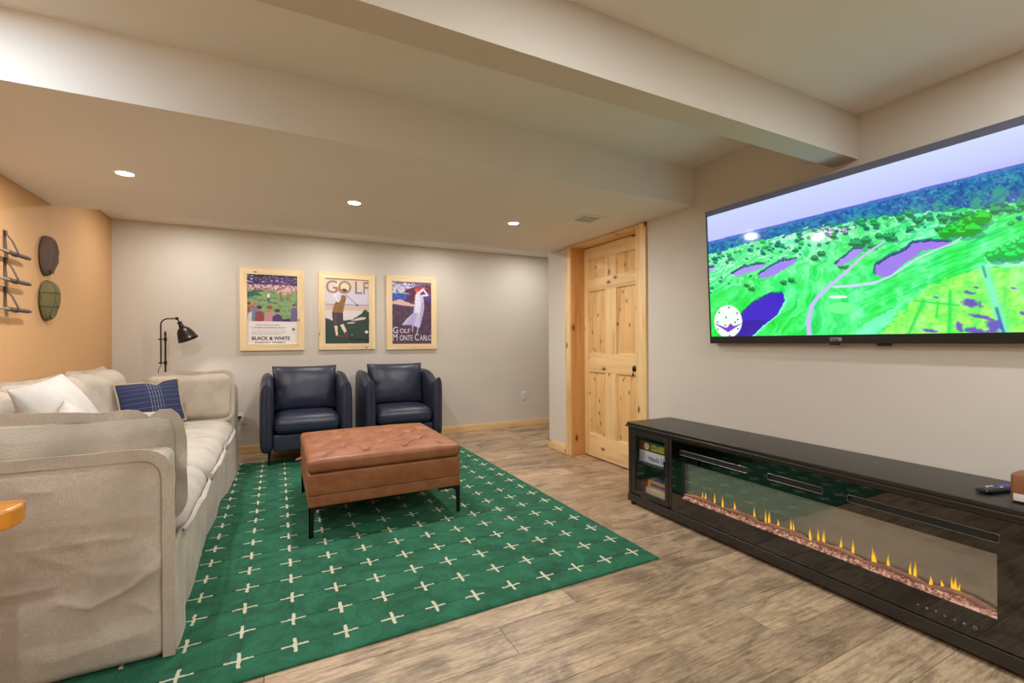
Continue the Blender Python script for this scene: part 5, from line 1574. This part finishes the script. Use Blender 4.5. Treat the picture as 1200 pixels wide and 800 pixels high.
def flat_cap(yc, zc, ry, rz, dep, mat, label, seed, folds):
    t = thing('flat_cap', label, 'cap', (XL, yc, zc))
    nu, nr = 56, 26
    an = np.linspace(0, 2 * math.pi, nu, endpoint=False); r = np.linspace(0.001, 1, nr)
    A, R = np.meshgrid(an, r, indexing='ij')
    sh = 1 + .04 * np.cos(2 * A) + .015 * np.cos(3 * A + seed) + .008 * np.cos(5 * A + seed)
    Y = ry * R * np.cos(A) * sh; Z = rz * R * np.sin(A) * sh
    D = dep * np.clip(1 - R ** 3.2, 0, 1) ** .55 * (.82 + .25 * np.sin(A) * R)
    D0 = D.copy()
    for p, q, amp, w in folds:
        fold = amp * np.exp(-(seg_dist(Y / ry, Z / rz, p, q) / w) ** 2) * (1 - R ** 4)
        D = np.where(amp > 0, np.maximum(D, D0 + .55 * fold), D + .8 * fold)
    D = D + .009 * fbm(Y * 20 + seed, Z * 14, seed, 3) * (1 - R ** 6)
    m = MB().sheet(np.stack([XL + .012 + D, yc + Y, zc + Z], -1), closed_u=True)
    rim = np.stack([XL + .012 + D[:, -1], yc + Y[:, -1], zc + Z[:, -1]], -1); inn = rim.copy(); inn[:, 0] = XL + .001
    inn[:, 1] = yc + (inn[:, 1] - yc) * .86; inn[:, 2] = zc + (inn[:, 2] - zc) * .86
    m.sheet(np.stack([rim, inn], 1), closed_u=True)
    m.build('crown', mat, t, smooth=70)
    a = np.linspace(-1, 1, 24); w = np.array([0, .5, 1.0])
    Aa, Ww = np.meshgrid(a, w, indexing='ij')
    Yb = ry * .86 * Aa * (1 - .10 * Ww); Zb = -rz * (.70 - .55 * Aa ** 2) - rz * .14 * Ww * (1 - Aa ** 4)
    Xb = XL + .014 + .022 * (1 - Aa ** 2) + .010 * Ww
    b1 = np.stack([Xb, yc + Yb, zc + Zb], -1); b2 = b1.copy(); b2[..., 0] -= .006
    MB().sheet(b1).sheet(b2).build('brim', mat, t, smooth=70)
flat_cap(4.135, 1.742, .092, .140, .060, tweed('brown_tweed', (118, 94, 82), (92, 72, 63), (70, 54, 50), False), 'brown tweed flat cap hung above the green one on the tan wall', 1.0,
         [((-.1, .9), (.1, .2), .016, .16), ((.1, .2), (-.1, -.8), .012, .2), ((.1, .55), (.7, .45), .006, .12), ((.45, .8), (.5, .2), -.014, .18), ((-.4, .5), (-.3, -.4), -.010, .2)])
flat_cap(4.140, 1.447, .100, .142, .064, tweed('olive_check', (120, 113, 72), (98, 92, 57), (80, 75, 47), True), 'olive green checked flat cap hung below the brown one on the tan wall', 4.0,
         [((-.1, .9), (.0, .1), .014, .16), ((.0, .1), (.3, -.7), .014, .2), ((.2, .7), (.6, .1), -.012, .2), ((-.5, .2), (-.2, -.6), -.012, .2), ((.1, .3), (.7, -.3), .004, .15)])

M_GRIP = leather('dark_grip', (72, 62, 58), (90, 80, 74), .6, 160)
M_SHAFT = plain('weathered_shaft', (150, 132, 116), .5)
M_STRAP = leather('strap_leather', (70, 56, 50), (88, 70, 60), .6, 260)
for zc, which in ((1.671, 'topmost of three on the tan wall'), (1.516, 'middle one of three on the tan wall'), (1.352, 'lowest of three on the tan wall')):
    x = XL + .046
    t = thing('golf_club', 'old golf club with a dark wrapped grip, ' + which, 'golf club', (x, 3.3, zc), 'golf clubs hung in leather straps')
    s = np.linspace(3.56, 3.805, 18); MB().tube(np.stack([s * 0 + x, s, s * 0 + zc], 1), np.where(s > 3.79, .009, .0125 - .0008 * (np.arange(18) % 2)), 12).build('grip', M_GRIP, t)
    MB().tube([(x, 3.57, zc), (x, 2.93, zc)], .0075, 10).build('shaft', M_SHAFT, t)
    MB().prism([(2.86, zc + .012), (2.935, zc + .010), (2.94, zc - .012), (2.90, zc - .075), (2.85, zc - .078), (2.84, zc - .03)], 0, x - .008, x + .008).build('head', M_BRONZE, t, smooth=0)
    for yy, side in ((3.635, 'grip'), (3.02, 'head')):
        short = which.split()[0]
        k = thing('leather_strap', 'leather strap loop holding the %s end of the %s golf club' % (side, short), 'strap', (XL, yy, zc), 'leather straps on the tan wall')
        r = .0148
        pts = [(XL + .003, zc + .132), (XL + .003, zc + .02), (x - r * .9, zc - r * .4)]
        pts += [(x + r * math.cos(a), zc + r * math.sin(a)) for a in np.linspace(-2.4, .5, 9)]
        pts += [(x - .012, zc + .072), (XL + .010, zc + .112), (XL + .007, zc + .132)]
        p2 = np.array(pts); p = np.stack([p2[:, 0], p2[:, 0] * 0 + yy, p2[:, 1]], 1)
        a = p.copy(); a[:, 1] -= .0125; b = p.copy(); b[:, 1] += .0125
        T = np.gradient(p, axis=0); N = np.stack([-T[:, 2], T[:, 1] * 0, T[:, 0]], 1); N /= np.linalg.norm(N, axis=1, keepdims=True); N *= .0013
        Gs = np.stack([a + N, b + N, b - N, a - N, a + N], 1)
        MB().sheet(Gs).build('loop', M_STRAP, k, smooth=50)
        MB().lathe([(.006, 0), (.005, .003), (.001, .004)], (XL + .0075, yy, zc + .122), (1, 0, 0), 10).build('screw', M_BRONZE, k)

# ------------------------------------------------------------------ pharmacy floor lamp behind the sofa arm
lx, ly = -.932, 5.30
lamp = thing('floor_lamp', 'dark bronze pharmacy floor lamp with metal shade behind the sofa arm', 'floor lamp', (lx, ly, 0))
MB().lathe([(.001, 0), (.125, 0), (.127, .008), (.12, .016), (.03, .024), (.016, .04), (.012, .05)], (lx, ly, 0), (0, 0, 1), 32, (False, True)).build('base', M_BRONZE, lamp)
MB().tube([(lx, ly, .04), (lx, ly, 1.235)], .0075, 12).build('pole', M_BRONZE, lamp)
MB().lathe([(.007, 0), (.011, .006), (.011, .016), (.006, .024), (.009, .030), (.001, .036)], (lx, ly, 1.233), (0, 0, 1), 14).build('finial', M_BRONZE, lamp)
ax_ = lx - .034
m = MB()
for zz in (.975, 1.195):
    m.lathe([(.0105, -.018), (.0125, -.014), (.0125, .014), (.0105, .018)], (lx, ly, zz), (0, 0, 1), 14)
    m.tube([(lx, ly, zz), (ax_ - .004, ly, zz)], .0045, 8)
    m.lathe([(.007, 0), (.007, .012), (.003, .014)], (ax_ - .006, ly, zz), (-1, 0, 0), 10)
m.build('bracket', M_BRONZE, lamp)
arc = [(ax_, ly, .962), (ax_, ly, 1.33)] + [(ax_ + .062 * (1 - math.cos(a)), ly, 1.33 + .058 * math.sin(a)) for a in np.linspace(.15, math.pi / 2, 9)] + [(-.858, ly, 1.389)]
MB().tube(arc, .0062, 10).build('arm', M_BRONZE, lamp)
V, Fc = rounded_box((.014, .010, .014), .009, (1, 1, 1), 4)
MB().add(V + np.array((-.843, ly, 1.390)), Fc).tube([(-.843, ly - .018, 1.39), (-.843, ly + .018, 1.39)], .006, 10).tube([(-.840, ly, 1.385), (-.822, ly, 1.352)], .006, 10).build('joint', M_BRONZE, lamp)
axis = np.array([.40, -.08, -.91]); axis /= np.linalg.norm(axis)
o0 = np.array([-.826, ly, 1.360])
MB().lathe([(.013, 0), (.019, .004), (.020, .016), (.016, .020), (.018, .030), (.024, .048), (.022, .058)], o0, axis, 20).build('socket', M_BRONZE, lamp)
prof = [(.022, .055), (.034, .062), (.050, .080), (.062, .104), (.070, .130), (.078, .160), (.086, .182), (.088, .184)]
inner = [(r - .003, h + .001) for r, h in reversed(prof[:-1])]
MB().lathe(prof + [(.086, .186)] + inner, o0, axis, 36, (False, False)).build('shade', plain('dark_pewter', (62, 58, 58), .35, .8), lamp)
M_BULB = glow('lamp_bulb', (255, 236, 206), 9.0)
MB().lathe([(.012, .062), (.013, .085), (.022, .110), (.029, .132), (.027, .152), (.015, .167), (.001, .170)], o0, axis, 20).build('bulb', M_BULB, lamp)
MB().tube([(ax_, ly, .965), (ax_ - .004, ly + .01, .945), (ax_ - .022, ly + .02, .915), (ax_ - .03, ly + .03, .8), (ax_, ly + .05, .4), (ax_ + .02, ly + .07, .02), (-.84, YB - .12, .006)], .0028, 8).build('cord', M_PLASTIC, lamp)
d = bpy.data.lights.new('bulb_light', 'SPOT'); d.energy = W_DESK * 6; d.color = WARM; d.shadow_soft_size = .03; d.spot_size = math.radians(110); d.spot_blend = .5
l = bpy.data.objects.new('bulb_light', d); COL.objects.link(l); l.parent = lamp
l.location = Vector(o0 + axis * .178) - Vector((lx, ly, 0)); l.rotation_euler = Vector(axis).to_track_quat('-Z', 'Y').to_euler()

# ------------------------------------------------------------------ honey wood chair whose armrest end shows before the sofa
wc = thing('wooden_armchair', 'honey stained wooden chair whose thick armrest ends before the sofa arm', 'chair', (-.95, 1.36, 0))
def armrest(ya, yb):
    zt, th = .742, .050
    out = [(-1.28, ya), (-.622, ya), (-.598, ya + .018), (-.590, (ya + yb) / 2), (-.600, yb - .012), (-.628, yb), (-1.28, yb)]
    m = MB().prism(out, 2, zt - th, zt)
    me = m.build('armrest', M_HONEY, wc, smooth=30)
    bv = me.modifiers.new('soft_edge', 'BEVEL'); bv.width = .008; bv.segments = 3; bv.limit_method = 'ANGLE'; bv.angle_limit = math.radians(40)
armrest(1.575, 1.700); armrest(1.04, 1.165)
for yy in (1.60, 1.10):
    MB().box(-.80, -.74, yy, yy + .06, 0, .692, .006).build('front_post', M_HONEY, wc)
    MB().box(-1.27, -1.21, yy, yy + .06, 0, 1.0, .006).build('back_post', M_HONEY, wc)
MB().box(-1.21, -.72, 1.16, 1.60, .40, .44, .008).build('seat', M_HONEY, wc)
for zz in (.58, .74, .90): MB().box(-1.25, -1.225, 1.16, 1.60, zz, zz + .09, .004).build('back_slat', M_HONEY, wc)
MB().box(-.79, -.75, 1.16, 1.60, .34, .40, .004).build('apron', M_HONEY, wc)
